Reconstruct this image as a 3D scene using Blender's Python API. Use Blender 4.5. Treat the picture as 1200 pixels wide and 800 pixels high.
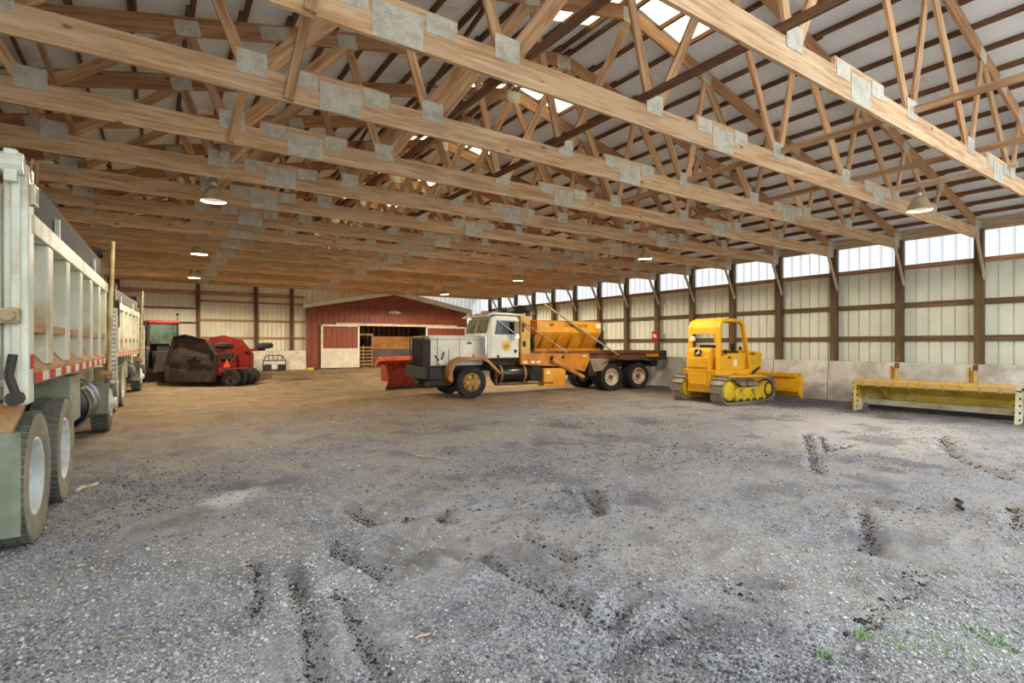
import bpy, bmesh, math, random
import numpy as np
from mathutils import Matrix, Vector

random.seed(7)
rng = np.random.default_rng(7)
for o in list(bpy.data.objects):
    bpy.data.objects.remove(o)
scene = bpy.context.scene
col = scene.collection
PI = math.pi

# ------------------------------------------------------------------ camera
YAW = 0.5947
cd = bpy.data.cameras.new('camera')
cam = bpy.data.objects.new('camera', cd)
col.objects.link(cam)
cam.location = (0, 0, 1.70)
cam.rotation_euler = (PI / 2, 0, -YAW)
cd.sensor_width = 36.0
cd.lens = 619.23 / 1200 * 36.0
cd.shift_y = 3.15 / 1200
cd.clip_start = 0.05
cd.clip_end = 300
scene.camera = cam

# ------------------------------------------------------------------ sky, sun, exposure
w = bpy.data.worlds.new('sky')
scene.world = w
w.use_nodes = True
bg = w.node_tree.nodes['Background']
bg.inputs[0].default_value = (0.86, 0.93, 1.0, 1)
bg.inputs[1].default_value = 1.75
sd = bpy.data.lights.new('sun', 'SUN')
sd.energy = 6.5
sd.angle = math.radians(2)
sd.color = (1.0, 0.93, 0.82)
sun = bpy.data.objects.new('sun', sd)
col.objects.link(sun)
sun.location = (30, 20, 40)
sun.rotation_euler = Vector((0.62, 0.30, 0.72)).to_track_quat('Z', 'Y').to_euler()

vs = scene.view_settings
vs.view_transform = 'Standard'
vs.look = 'None'
vs.exposure = 0.64
vs.gamma = 1
vs.use_curve_mapping = False
try:
    scene.cycles.use_denoising = True
    scene.cycles.max_bounces = 10
    scene.cycles.diffuse_bounces = 7
    scene.cycles.transmission_bounces = 6
    scene.cycles.sample_clamp_indirect = 6.0
except Exception:
    pass

# ------------------------------------------------------------------ materials
def lin(c):
    return tuple(((v / 255) / 12.92 if v / 255 <= 0.04045 else ((v / 255 + 0.055) / 1.055) ** 2.4) for v in c)

MATS = {}
def mat(name, c1, c2=None, scale=3.0, rough=0.6, metal=0.0, bump=0.0, stretch=(1, 1, 1), lo=0.4, hi=0.65,
        c3=None, s3=1.0, lo3=0.55, hi3=0.7, vary=0.0, detail=6.0, coord='Object', bscale=None, coat=0.0):
    m = bpy.data.materials.new(name)
    MATS[name] = m
    m.use_nodes = True
    nt = m.node_tree
    N, L = nt.nodes, nt.links
    b = N['Principled BSDF']
    b.inputs['Roughness'].default_value = rough
    b.inputs['Metallic'].default_value = metal
    if coat:
        b.inputs['Coat Weight'].default_value = coat
    tc = N.new('ShaderNodeTexCoord')
    mp = N.new('ShaderNodeMapping')
    mp.inputs['Scale'].default_value = stretch
    L.new(tc.outputs[coord], mp.inputs[0])
    oi = N.new('ShaderNodeObjectInfo')
    off = N.new('ShaderNodeVectorMath'); off.operation = 'SCALE'
    cmb = N.new('ShaderNodeCombineXYZ')
    for i in range(3):
        L.new(oi.outputs['Random'], cmb.inputs[i])
    L.new(cmb.outputs[0], off.inputs[0]); off.inputs['Scale'].default_value = 37.0
    add = N.new('ShaderNodeVectorMath'); add.operation = 'ADD'
    L.new(mp.outputs[0], add.inputs[0]); L.new(off.outputs[0], add.inputs[1])
    vec = add.outputs[0]
    out = None
    c1 = lin(c1)
    rgb = N.new('ShaderNodeRGB'); rgb.outputs[0].default_value = (*c1, 1)
    out = rgb.outputs[0]
    def layer(prev, c, sc, lo_, hi_, det):
        nz = N.new('ShaderNodeTexNoise'); nz.inputs['Scale'].default_value = sc
        nz.inputs['Detail'].default_value = det; nz.inputs['Roughness'].default_value = 0.62
        L.new(vec, nz.inputs['Vector'])
        mr = N.new('ShaderNodeMapRange'); mr.interpolation_type = 'SMOOTHSTEP'
        mr.inputs[1].default_value = lo_; mr.inputs[2].default_value = hi_
        L.new(nz.outputs[0], mr.inputs[0])
        mx = N.new('ShaderNodeMix'); mx.data_type = 'RGBA'
        L.new(mr.outputs[0], mx.inputs[0])
        L.new(prev, mx.inputs[6]); mx.inputs[7].default_value = (*lin(c), 1)
        return mx.outputs[2], nz
    nz = None
    if c2 is not None:
        out, nz = layer(out, c2, scale, lo, hi, detail)
    if c3 is not None:
        out, _ = layer(out, c3, s3, lo3, hi3, 5.0)
    if vary:
        hs = N.new('ShaderNodeHueSaturation')
        mr = N.new('ShaderNodeMapRange')
        mr.inputs[3].default_value = 1 - vary; mr.inputs[4].default_value = 1 + vary
        L.new(oi.outputs['Random'], mr.inputs[0]); L.new(mr.outputs[0], hs.inputs['Value'])
        L.new(out, hs.inputs['Color']); out = hs.outputs[0]
    if name.startswith('wood_'):        # timber tone per truss; far ones alternate to paint in shade stripes too
        at = N.new('ShaderNodeAttribute'); at.attribute_type = 'OBJECT'; at.attribute_name = 'tone'
        h2 = N.new('ShaderNodeHueSaturation')
        ad = N.new('ShaderNodeMath'); ad.operation = 'ADD'; ad.inputs[1].default_value = 1.0
        L.new(at.outputs['Fac'], ad.inputs[0]); L.new(ad.outputs[0], h2.inputs['Value'])
        L.new(out, h2.inputs['Color']); out = h2.outputs[0]
    L.new(out, b.inputs['Base Color'])
    if bump:
        bn = N.new('ShaderNodeTexNoise'); bn.inputs['Scale'].default_value = bscale or scale * 2
        bn.inputs['Detail'].default_value = 8
        L.new(vec, bn.inputs['Vector'])
        bp = N.new('ShaderNodeBump'); bp.inputs['Strength'].default_value = bump
        bp.inputs['Distance'].default_value = 0.02
        L.new(bn.outputs[0], bp.inputs['Height']); L.new(bp.outputs[0], b.inputs['Normal'])
    return m

# woods
WS = (0.9, 13, 13)
mat('wood_chord', (208, 174, 132), (180, 136, 92), 1.7, 0.75, stretch=WS, bump=.15, c3=(222, 192, 152), s3=.9, lo3=.5, hi3=.7, vary=.10)
mat('wood_web', (198, 156, 110), (160, 112, 70), 1.7, 0.75, stretch=WS, bump=.15, c3=(214, 178, 132), s3=.7, vary=.20)
mat('wood_top', (188, 142, 100), (152, 104, 68), 1.6, 0.75, stretch=WS, bump=.15, c3=(200, 160, 118), s3=.8, vary=.10)
mat('wood_purlin', (124, 88, 58), (92, 62, 40), 1.6, 0.8, stretch=WS, bump=.1, vary=.18)
mat('wood_brace', (184, 146, 106), (146, 106, 70), 1.7, 0.8, stretch=WS, bump=.1, vary=.15)
mat('wood_post', (102, 80, 54), (80, 60, 40), 1.6, 0.8, stretch=WS, bump=.15, c3=(132, 102, 70), s3=.8, vary=.08)
mat('wood_pale', (206, 184, 152), (172, 144, 108), 1.6, 0.8, stretch=WS, bump=.1, vary=.08)
mat('wood_plain', (180, 140, 92), (140, 100, 60), 4, 0.8, bump=.1, vary=.1)

# galvanised nail plates with punched teeth
def plate_mat():
    m = mat('nail_plate', (200, 194, 174), (178, 170, 148), 9, 0.55, vary=.06)
    nt = m.node_tree; N, L = nt.nodes, nt.links
    b = N['Principled BSDF']
    tc = N.new('ShaderNodeTexCoord')
    mp = N.new('ShaderNodeMapping'); mp.inputs['Scale'].default_value = (40, 40, 40)
    L.new(tc.outputs['Object'], mp.inputs[0])
    vo = N.new('ShaderNodeTexVoronoi'); vo.inputs['Scale'].default_value = 1; vo.inputs['Randomness'].default_value = .25
    L.new(mp.outputs[0], vo.inputs['Vector'])
    mr = N.new('ShaderNodeMapRange'); mr.inputs[1].default_value = .12; mr.inputs[2].default_value = .34
    L.new(vo.outputs['Distance'], mr.inputs[0])
    src = b.inputs['Base Color'].links[0].from_socket
    mx = N.new('ShaderNodeMix'); mx.data_type = 'RGBA'
    L.new(mr.outputs[0], mx.inputs[0]); mx.inputs[6].default_value = (*lin((146, 138, 116)), 1)
    L.new(src, mx.inputs[7]); L.new(mx.outputs[2], b.inputs['Base Color'])
    bp = N.new('ShaderNodeBump'); bp.inputs['Strength'].default_value = .5; bp.inputs['Distance'].default_value = .006
    L.new(mr.outputs[0], bp.inputs['Height']); L.new(bp.outputs[0], b.inputs['Normal'])
plate_mat()
def knots(name, dens):
    m = MATS[name]; nt = m.node_tree; N, L = nt.nodes, nt.links
    b = N['Principled BSDF']; src = b.inputs['Base Color'].links[0].from_socket
    tc = N.new('ShaderNodeTexCoord'); mp = N.new('ShaderNodeMapping'); mp.inputs['Scale'].default_value = (1.6, 3.2, 3.2)
    L.new(tc.outputs['Object'], mp.inputs[0])
    oi = N.new('ShaderNodeObjectInfo'); ad = N.new('ShaderNodeVectorMath'); ad.operation = 'ADD'
    mu = N.new('ShaderNodeMath'); mu.operation = 'MULTIPLY'; mu.inputs[1].default_value = 91.0
    L.new(oi.outputs['Random'], mu.inputs[0]); L.new(mp.outputs[0], ad.inputs[0]); L.new(mu.outputs[0], ad.inputs[1])
    vo = N.new('ShaderNodeTexVoronoi'); vo.inputs['Scale'].default_value = dens
    L.new(ad.outputs[0], vo.inputs['Vector'])
    mr = N.new('ShaderNodeMapRange'); mr.interpolation_type = 'SMOOTHSTEP'
    mr.inputs[1].default_value = .05; mr.inputs[2].default_value = .10; mr.inputs[3].default_value = .75; mr.inputs[4].default_value = 0
    L.new(vo.outputs['Distance'], mr.inputs[0])
    mx = N.new('ShaderNodeMix'); mx.data_type = 'RGBA'
    L.new(mr.outputs[0], mx.inputs[0]); L.new(src, mx.inputs[6]); mx.inputs[7].default_value = (*lin((104, 66, 36)), 1)
    L.new(mx.outputs[2], b.inputs['Base Color'])
knots('wood_chord', 1.0)
knots('wood_top', 1.0)

mat('roof_under', (238, 242, 242), (228, 232, 232), 1.2, 0.7, c3=(214, 212, 214), s3=.5)
mat('wall_sheet', (218, 220, 202), (208, 210, 190), 1.2, 0.6, vary=.02)
mat('wall_sheet_back', (236, 230, 206), (226, 218, 190), 1.2, 0.6, vary=.02)
mat('concrete', (194, 188, 176), (164, 156, 142), 1.6, 0.9, bump=.3, c3=(210, 205, 196), s3=.7, lo3=.5, hi3=.62, bscale=14, vary=.05)
mat('white_concrete', (226, 220, 204), (200, 190, 168), 2.5, 0.9, bump=.2)
def translucent(name, c):
    m = bpy.data.materials.new(name); MATS[name] = m
    m.use_nodes = True
    nt = m.node_tree; N, L = nt.nodes, nt.links
    for n in list(N):
        if n.type == 'BSDF_PRINCIPLED': N.remove(n)
    o = [n for n in N if n.type == 'OUTPUT_MATERIAL'][0]
    t = N.new('ShaderNodeBsdfTranslucent'); t.inputs[0].default_value = (*lin(c), 1)
    d = N.new('ShaderNodeBsdfDiffuse'); d.inputs[0].default_value = (*lin(c), 1)
    mx = N.new('ShaderNodeMixShader'); mx.inputs[0].default_value = .3
    L.new(t.outputs[0], mx.inputs[1]); L.new(d.outputs[0], mx.inputs[2]); L.new(mx.outputs[0], o.inputs[0])
translucent('fibreglass', (172, 178, 184))
translucent('fibreglass_warm', (252, 246, 226))

# vehicles
mat('truck_white', (214, 216, 196), (196, 196, 170), 2.0, .45, c3=(178, 156, 118), s3=1.3, lo3=.50, hi3=.72, bump=.03)
mat('truck_green_grey', (150, 158, 132), (120, 124, 100), 2.5, .6, c3=(96, 92, 72), s3=2, lo3=.55, hi3=.75)
mat('sideboard', (58, 53, 46), (44, 40, 34), 1.6, .8, stretch=(12, 1, 12), bump=.2)
mat('dusty_rust', (176, 140, 98), (146, 96, 58), 3, .85)
mat('rust', (122, 78, 46), (90, 56, 36), 5, .85, bump=.2)
mat('rubber', (62, 60, 56), (86, 82, 74), 3, .85, bump=.15, c3=(106, 98, 84), s3=1.4, lo3=.5, hi3=.75)
mat('rubber_dusty', (124, 118, 100), (150, 142, 120), 3, .9, bump=.15, c3=(92, 90, 80), s3=1.2)
mat('rubber_dark', (34, 33, 31), (54, 50, 44), 4, .85, bump=.1)
mat('tread_dark', (112, 112, 98), (84, 88, 78), 4, .9, bump=.2)
mat('flap', (142, 146, 122), (116, 122, 102), 2.2, .8, c3=(96, 98, 84), s3=1.3)
mat('rim_white', (206, 212, 206), (180, 184, 176), 3, .45, c3=(150, 140, 116), s3=2.2, lo3=.58, hi3=.75)
mat('rim_cream', (216, 208, 184), (180, 160, 120), 4, .5)
mat('rim_ochre', (190, 148, 66), (146, 104, 50), 5, .6, c3=(214, 186, 120), s3=3)
mat('chrome', (200, 200, 200), None, rough=.18, metal=1.0)
mat('black_gloss', (22, 22, 22), (36, 34, 32), 5, .25)
mat('black', (26, 25, 24), (44, 40, 36), 5, .6)
mat('black_iron', (40, 36, 32), (60, 50, 40), 5, .7)
mat('dark_under', (36, 32, 28), (58, 48, 38), 4, .85)
mat('red_tape', (196, 52, 34), (170, 40, 30), 8, .4)
mat('white_tape', (226, 220, 206), (200, 188, 168), 8, .5)
mat('lens_red', (190, 24, 30), None, rough=.2)
mat('lens_amber', (222, 104, 40), (190, 80, 30), 8, .3)
mat('arm_tube', (184, 168, 130), (150, 128, 90), 4, .6)
mat('perforated', (196, 196, 184), (170, 168, 152), 6, .4, metal=.4)
mat('mirror_white', (226, 226, 220), None, rough=.3)
mat('glass_dark', (30, 36, 34), None, rough=.06, coat=.3)
mat('glass_green', (74, 98, 74), (40, 54, 42), 2, .35)
mat('glass_windshield', (142, 140, 112), (110, 112, 92), 2, .15)
mat('wt_white', (236, 238, 226), (222, 222, 206), 1.6, .4, c3=(196, 176, 140), s3=1.4, lo3=.62, hi3=.8)
mat('wt_fender', (192, 140, 78), (160, 104, 54), 3, .7, c3=(214, 178, 122), s3=2)
mat('sander_yellow', (232, 164, 40), (214, 140, 30), 2, .45, c3=(176, 108, 34), s3=1.6, lo3=.6, hi3=.78)
mat('sander_dark', (206, 134, 28), (184, 112, 26), 2, .5, c3=(146, 88, 34), s3=1.6, lo3=.58, hi3=.78)
mat('headboard_yellow', (216, 178, 92), (198, 156, 74), 3, .6)
mat('frame_rust', (120, 74, 40), (86, 52, 32), 3, .8, c3=(168, 108, 50), s3=1.5)
mat('grey_hood', (150, 138, 116), (120, 106, 86), 3, .6)
mat('dozer_yellow', (240, 178, 20), (224, 158, 16), 1.8, .42, c3=(196, 134, 22), s3=2, lo3=.62, hi3=.8)
MATS['dozer_yellow'].node_tree.nodes['Principled BSDF'].inputs['Roughness'].default_value = .65
mat('dozer_roller', (226, 190, 40), (196, 160, 30), 4, .6, c3=(130, 104, 50), s3=4)
mat('track_steel', (150, 140, 122), (116, 108, 94), 6, .6, metal=.1, bump=.2, c3=(172, 160, 138), s3=3)
mat('seat_black', (28, 27, 26), None, rough=.6)
mat('logo_black', (18, 18, 18), None, rough=.4)
mat('logo_white', (232, 230, 222), None, rough=.5)
mat('sign_yellow', (230, 196, 60), (212, 170, 50), 6, .5)
mat('pusher_yellow', (190, 166, 48), (164, 142, 44), 2, .55, c3=(206, 174, 110), s3=1.5, lo3=.48, hi3=.6)
mat('pusher_pale', (206, 198, 170), (184, 168, 128), 2, .7, c3=(160, 104, 54), s3=2, lo3=.6, hi3=.75)
mat('pusher_beam', (190, 154, 72), (180, 150, 100), 2.4, .6, c3=(164, 112, 60), s3=2.6, lo3=.58, hi3=.72)
mat('mower_red', (134, 38, 28), (114, 30, 24), 2, .45, c3=(80, 32, 25), s3=1.6, lo3=.6, hi3=.8)
mat('mower_under', (48, 34, 27), (32, 25, 20), 2, .8, c3=(78, 54, 38), s3=1.5)
mat('tractor_red', (170, 34, 36), (140, 26, 28), 3, .4)
mat('smv_orange', (250, 84, 34), None, rough=.4)
mat('plow_orange', (232, 104, 44), (206, 82, 34), 3, .5)
mat('plow_red', (168, 62, 36), (140, 48, 28), 3, .6)
mat('shed_red', (136, 68, 42), (120, 57, 36), 1.6, .6, vary=.07)
mat('shed_white', (230, 224, 208), (212, 204, 184), 2, .6)
mat('shed_cream', (214, 198, 168), (190, 170, 138), 3, .7)
mat('shed_inside', (96, 72, 48), (70, 52, 36), 2, .9)
mat('bin_tan', (176, 124, 62), (150, 100, 48), 1.5, .7)
mat('bin_slate', (110, 92, 88), (84, 70, 70), 1.5, .6)
mat('lamp_enamel', (196, 178, 138), (166, 146, 106), 5, .4)
mat('lamp_inside', (240, 238, 230), None, rough=.5)
mat('lamp_metal', (170, 150, 130), (140, 110, 90), 8, .5, metal=.3)
mat('grass', (130, 160, 106), (104, 138, 84), 8, .8, vary=.15)
mat('stick', (206, 190, 160), (170, 150, 120), 8, .8, vary=.1)
mat('rut_shade_and_scrap', (52, 44, 38), (74, 62, 52), 8, .95, bump=.3)
def emit(name, c, s):
    m = bpy.data.materials.new(name); MATS[name] = m
    m.use_nodes = True
    b = m.node_tree.nodes['Principled BSDF']
    b.inputs['Base Color'].default_value = (*lin(c), 1)
    b.inputs['Emission Color'].default_value = (*lin(c), 1)
    b.inputs['Emission Strength'].default_value = s
emit('bulb', (255, 232, 190), 1.6)

# ------------------------------------------------------------------ mesh helpers
def V(*a):
    return Vector(a)

class MB:
    def __init__(s):
        s.v, s.f = [], []
    def _add(s, vs_, fs):
        n = len(s.v)
        s.v += [tuple(p) for p in vs_]
        s.f += [tuple(i + n for i in f) for f in fs]
        return s
    def box(s, x0, x1, y0, y1, z0, z1):
        return s._add([(x0, y0, z0), (x1, y0, z0), (x1, y1, z0), (x0, y1, z0), (x0, y0, z1), (x1, y0, z1), (x1, y1, z1), (x0, y1, z1)],
                      [(0, 3, 2, 1), (4, 5, 6, 7), (0, 1, 5, 4), (1, 2, 6, 5), (2, 3, 7, 6), (3, 0, 4, 7)])
    def beam(s, p0, p1, wd, h, up=(0, 0, 1)):
        p0, p1 = Vector(p0), Vector(p1)
        d = (p1 - p0).normalized(); up = Vector(up)
        sd_ = d.cross(up)
        if sd_.length < 1e-4: sd_ = d.cross(Vector((1, 0, 0)))
        sd_.normalize(); u = sd_.cross(d).normalized()
        a, b = sd_ * wd / 2, u * h / 2
        pts = [p0 - a - b, p0 + a - b, p0 + a + b, p0 - a + b, p1 - a - b, p1 + a - b, p1 + a + b, p1 - a + b]
        return s._add(pts, [(0, 1, 2, 3), (7, 6, 5, 4), (0, 4, 5, 1), (1, 5, 6, 2), (2, 6, 7, 3), (3, 7, 4, 0)])
    def cyl(s, p0, p1, r0, r1=None, n=16):
        r1 = r0 if r1 is None else r1
        p0, p1 = Vector(p0), Vector(p1)
        d = (p1 - p0).normalized()
        a = d.orthogonal().normalized(); b = d.cross(a)
        pts = []
        for p, r in ((p0, r0), (p1, r1)):
            for i in range(n):
                t = 2 * PI * i / n
                pts.append(p + (a * math.cos(t) + b * math.sin(t)) * r)
        fs = [(i, (i + 1) % n, n + (i + 1) % n, n + i) for i in range(n)]
        fs += [tuple(range(n))[::-1], tuple(range(n, 2 * n))]
        return s._add(pts, fs)
    def tube(s, pts, r, n=8):
        for a, b in zip(pts[:-1], pts[1:]):
            s.cyl(a, b, r, n=n)
        return s
    def prism(s, poly, axis, a, b):
        n = len(poly)
        def mk(p, t):
            return {'x': (t, p[0], p[1]), 'y': (p[0], t, p[1]), 'z': (p[0], p[1], t)}[axis]
        pts = [mk(p, a) for p in poly] + [mk(p, b) for p in poly]
        fs = [(i, (i + 1) % n, n + (i + 1) % n, n + i) for i in range(n)]
        fs += [tuple(range(n))[::-1], tuple(range(n, 2 * n))]
        return s._add(pts, fs)
    def shell(s, line, axis, a, b, t):
        """an open 2d line given thickness t, extruded along axis"""
        L_ = [Vector(p) for p in line]; up, dn = [], []
        for i, p in enumerate(L_):
            d = (L_[min(i + 1, len(L_) - 1)] - L_[max(i - 1, 0)]).normalized()
            nrm = Vector((-d.y, d.x)) * t / 2
            up.append(p + nrm); dn.append(p - nrm)
        for i in range(len(L_) - 1):
            s.prism([up[i], up[i + 1], dn[i + 1], dn[i]], axis, a, b)
        return s
    def lathe(s, prof, axis='x', c=(0, 0, 0), n=24, closed=False):
        pts, fs = [], []
        m = len(prof)
        for i in range(n):
            t = 2 * PI * i / n
            for r, a in prof:
                y, z = r * math.cos(t), r * math.sin(t)
                p = {'x': (a, y, z), 'y': (y, a, z), 'z': (y, z, a)}[axis]
                pts.append((p[0] + c[0], p[1] + c[1], p[2] + c[2]))
        k = m if closed else m - 1
        for i in range(n):
            for j in range(k):
                j2 = (j + 1) % m
                fs.append((i * m + j, i * m + j2, ((i + 1) % n) * m + j2, ((i + 1) % n) * m + j))
        return s._add(pts, fs)
    def ball(s, c, r, sc=(1, 1, 1), n=10):
        prof = [(max(1e-4, math.sin(PI * i / n)) * r, -math.cos(PI * i / n) * r) for i in range(n + 1)]
        k = len(s.v)
        s.lathe(prof, 'z', (0, 0, 0), n * 2)
        for i in range(k, len(s.v)):
            p = s.v[i]; s.v[i] = (c[0] + p[0] * sc[0], c[1] + p[1] * sc[1], c[2] + p[2] * sc[2])
        return s
    def mesh(s, name, m, bevel=0, smooth=0):
        me = bpy.data.meshes.new(name)
        me.from_pydata(s.v, [], s.f)
        bm = bmesh.new(); bm.from_mesh(me)
        bmesh.ops.remove_doubles(bm, verts=bm.verts, dist=1e-5)
        bmesh.ops.recalc_face_normals(bm, faces=bm.faces)
        if bevel:
            ed = [e for e in bm.edges if len(e.link_faces) == 2 and e.calc_face_angle(0) > 0.6]
            bmesh.ops.bevel(bm, geom=ed, offset=bevel, segments=2, affect='EDGES', profile=.5, clamp_overlap=True)
        bm.to_mesh(me); bm.free()
        me.materials.append(MATS[m])
        if smooth:
            me.shade_smooth()
            me.set_sharp_from_angle(angle=math.radians(smooth))
        return me
    def build(s, name, m, parent=None, bevel=0, smooth=0, M=None):
        return link(name, s.mesh(name, m, bevel, smooth), parent, M)

def link(name, me, parent=None, M=None):
    o = bpy.data.objects.new(name, me)
    col.objects.link(o)
    if parent is not None: o.parent = parent
    if M is not None: o.matrix_basis = M
    return o

def tag(o, label=None, cat=None, group=None, kind=None):
    if label: o['label'] = label
    if cat: o['category'] = cat
    if group: o['group'] = group
    if kind: o['kind'] = kind
    return o

def empty(name, loc=(0, 0, 0), rz=0, label=None, cat=None, group=None, kind=None):
    o = bpy.data.objects.new(name, None)
    col.objects.link(o)
    o.empty_display_size = .2
    o.location = loc; o.rotation_euler = (0, 0, rz)
    return tag(o, label, cat, group, kind)

def copy_tree(o, parent=None):
    c = o.copy(); col.objects.link(c)
    if parent is not None: c.parent = parent
    for ch in list(o.children): copy_tree(ch, c)
    return c

PC = {}
def plank(name, p0, p1, wd, h, m, parent=None, up=(0, 0, 1)):
    """board with its grain along local x; wd sideways, h along up"""
    p0, p1 = Vector(p0), Vector(p1)
    d = p1 - p0; Ln = d.length; d.normalize(); up = Vector(up)
    sd_ = up.cross(d)
    if sd_.length < 1e-4: sd_ = Vector((0, 1, 0))
    sd_.normalize(); u = d.cross(sd_).normalized()
    key = (round(Ln, 3), wd, h, m)
    if key not in PC:
        PC[key] = MB().box(-Ln / 2, Ln / 2, -wd / 2, wd / 2, -h / 2, h / 2).mesh(name, m)
    M = Matrix(((d.x, sd_.x, u.x, 0), (d.y, sd_.y, u.y, 0), (d.z, sd_.z, u.z, 0), (0, 0, 0, 1)))
    M.translation = (p0 + p1) / 2
    return link(name, PC[key], parent, M)

def text(name, body, size, M, m, parent, depth=.004):
    cu = bpy.data.curves.new(name, 'FONT')
    cu.body = body; cu.size = size; cu.extrude = depth; cu.align_x = 'CENTER'; cu.align_y = 'CENTER'
    t = bpy.data.objects.new(name, cu); col.objects.link(t)
    bpy.context.view_layer.update()
    me = bpy.data.meshes.new_from_object(t.evaluated_get(bpy.context.evaluated_depsgraph_get()))
    bpy.data.objects.remove(t)
    me.materials.clear(); me.materials.append(MATS[m])
    return link(name, me, parent, M)

def basis(x, y, z, t):
    M = Matrix(((x[0], y[0], z[0], 0), (x[1], y[1], z[1], 0), (x[2], y[2], z[2], 0), (0, 0, 0, 1)))
    M.translation = t
    return M

# ------------------------------------------------------------------ the barn's measures
RX, SL = 6.6, 0.234            # ridge line, roof slope
WX, LX, BY = 17.47, -4.27, 30.0
Y0, SP = 4.4964 - 1.7432, 1.7432
TY = [Y0 + SP * k for k in range(15)]
CB, CT = 4.38, 4.665           # bottom chord underside, top
def roof_z(x): return 7.47 - SL * abs(x - RX)
def sstep(a, b, t):
    t = np.clip((t - a) / (b - a), 0, 1); return t * t * (3 - 2 * t)

# ------------------------------------------------------------------ floor
def vnoise(x, y, seed):
    r = np.random.default_rng(seed); T = r.random((256, 256))
    xi, yi = np.floor(x).astype(int), np.floor(y).astype(int)
    fx, fy = x - xi, y - yi
    fx, fy = fx * fx * (3 - 2 * fx), fy * fy * (3 - 2 * fy)
    g = lambda a, b: T[a & 255, b & 255]
    return (g(xi, yi) * (1 - fx) + g(xi + 1, yi) * fx) * (1 - fy) + (g(xi, yi + 1) * (1 - fx) + g(xi + 1, yi + 1) * fx) * fy - .5

def ground_px(x, y):
    """a spot on the flat floor given by its bearing"""
    c, n = math.cos(YAW), math.sin(YAW)
    a, z = (x - 600) / 619.23, (403.15 - y) / 619.23
    t = -1.7 / z
    return t * (a * c + n), t * (c - a * n)

RUTS = []
def rut(pts, wd, depth, lip=.35):
    RUTS.append(([ground_px(*p) for p in pts], wd, depth, lip))
rut([(298, 655), (305, 690), (295, 720)], .05, .05)
rut([(345, 665), (358, 720), (372, 800)], .06, .07)
rut([(395, 690), (425, 745), (450, 800)], .06, .07)
rut([(385, 630), (420, 655), (455, 675)], .08, .08)
rut([(405, 590), (440, 612), (500, 600), (545, 590)], .10, .06)
rut([(545, 650), (600, 668), (640, 690), (690, 722)], .09, .08)
rut([(660, 575), (690, 580), (702, 598)], .08, .08)
rut([(690, 735), (715, 725), (735, 708)], .07, .07)
rut([(480, 620), (560, 640), (640, 660)], .14, .05)
rut([(420, 700), (520, 720), (640, 750), (760, 790)], .16, .05)
rut([(700, 760), (790, 735), (880, 700)], .18, .05)
rut([(962, 512), (970, 530), (1000, 520)], .05, .03)
rut([(560, 655), (575, 662)], .06, .07)
rut([(500, 600), (515, 598), (525, 612)], .07, .07)
rut([(610, 625), (650, 640), (668, 652)], .06, .06)
rut([(545, 600), (590, 590)], .05, .05)
rut([(945, 508), (950, 530), (958, 555)], .08, .04)
rut([(1100, 510), (1120, 535), (1180, 560)], .10, .05)
rut([(1010, 600), (1020, 640)], .06, .05)
rut([(1185, 590), (1192, 620)], .06, .05)
rut([(890, 620), (1000, 640), (1200, 660)], .2, .04)
rut([(200, 560), (330, 610), (400, 640)], .2, .04)
rut([(560, 520), (700, 530), (900, 560)], .25, .03)
for k in range(9):      # cleat marks left by a tracked machine
    x0 = 712 + k * 19
    rut([(x0, 745 - k * 8), (x0 + 42, 762 - k * 9)], .028, .045, .2)
for k in range(6):
    x0 = 985 + k * 14
    rut([(x0, 745 - k * 14), (x0 + 45, 738 - k * 14)], .03, .03, .2)

def gz(x, y):
    x, y = np.asarray(x, float), np.asarray(y, float)
    z = .35 * sstep(24.5, 29.6, y)
    z = z + .05 * vnoise(x * .55 + 9, y * .55 + 3, 1) + .05 * vnoise(x * 1.7, y * 1.7, 2)
    near = 1 - sstep(9, 18, np.hypot(x, y))
    z = z + near * (.034 * vnoise(x * 5, y * 5, 3) + .016 * vnoise(x * 11, y * 11, 4) + .012 * vnoise(x * 24, y * 24, 5))
    for pts, wd, dp, lip in RUTS:
        P = np.array(pts)
        lo, hi = P.min(0) - 1, P.max(0) + 1
        mk = (x > lo[0]) & (x < hi[0]) & (y > lo[1]) & (y < hi[1])
        if not mk.any(): continue
        xs, ys = x[mk], y[mk]
        wob = 1 + 1.2 * vnoise(xs * 7, ys * 7, 8)
        D = np.full(xs.shape, 9.)
        for a, b in zip(P[:-1], P[1:]):
            ab = b - a; t = np.clip(((xs - a[0]) * ab[0] + (ys - a[1]) * ab[1]) / (ab @ ab), 0, 1)
            D = np.minimum(D, np.hypot(xs - a[0] - t * ab[0], ys - a[1] - t * ab[1]))
        D = D * wob
        z[mk] += -dp * np.exp(-(D / wd) ** 2) + lip * dp * np.exp(-((D - 2.1 * wd) / wd) ** 2)
    return z

def axis_pts(segs):
    out = []
    for a, b, st in segs:
        out += list(np.arange(a, b - 1e-6, st))
    return np.array(out + [segs[-1][1]])

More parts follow.
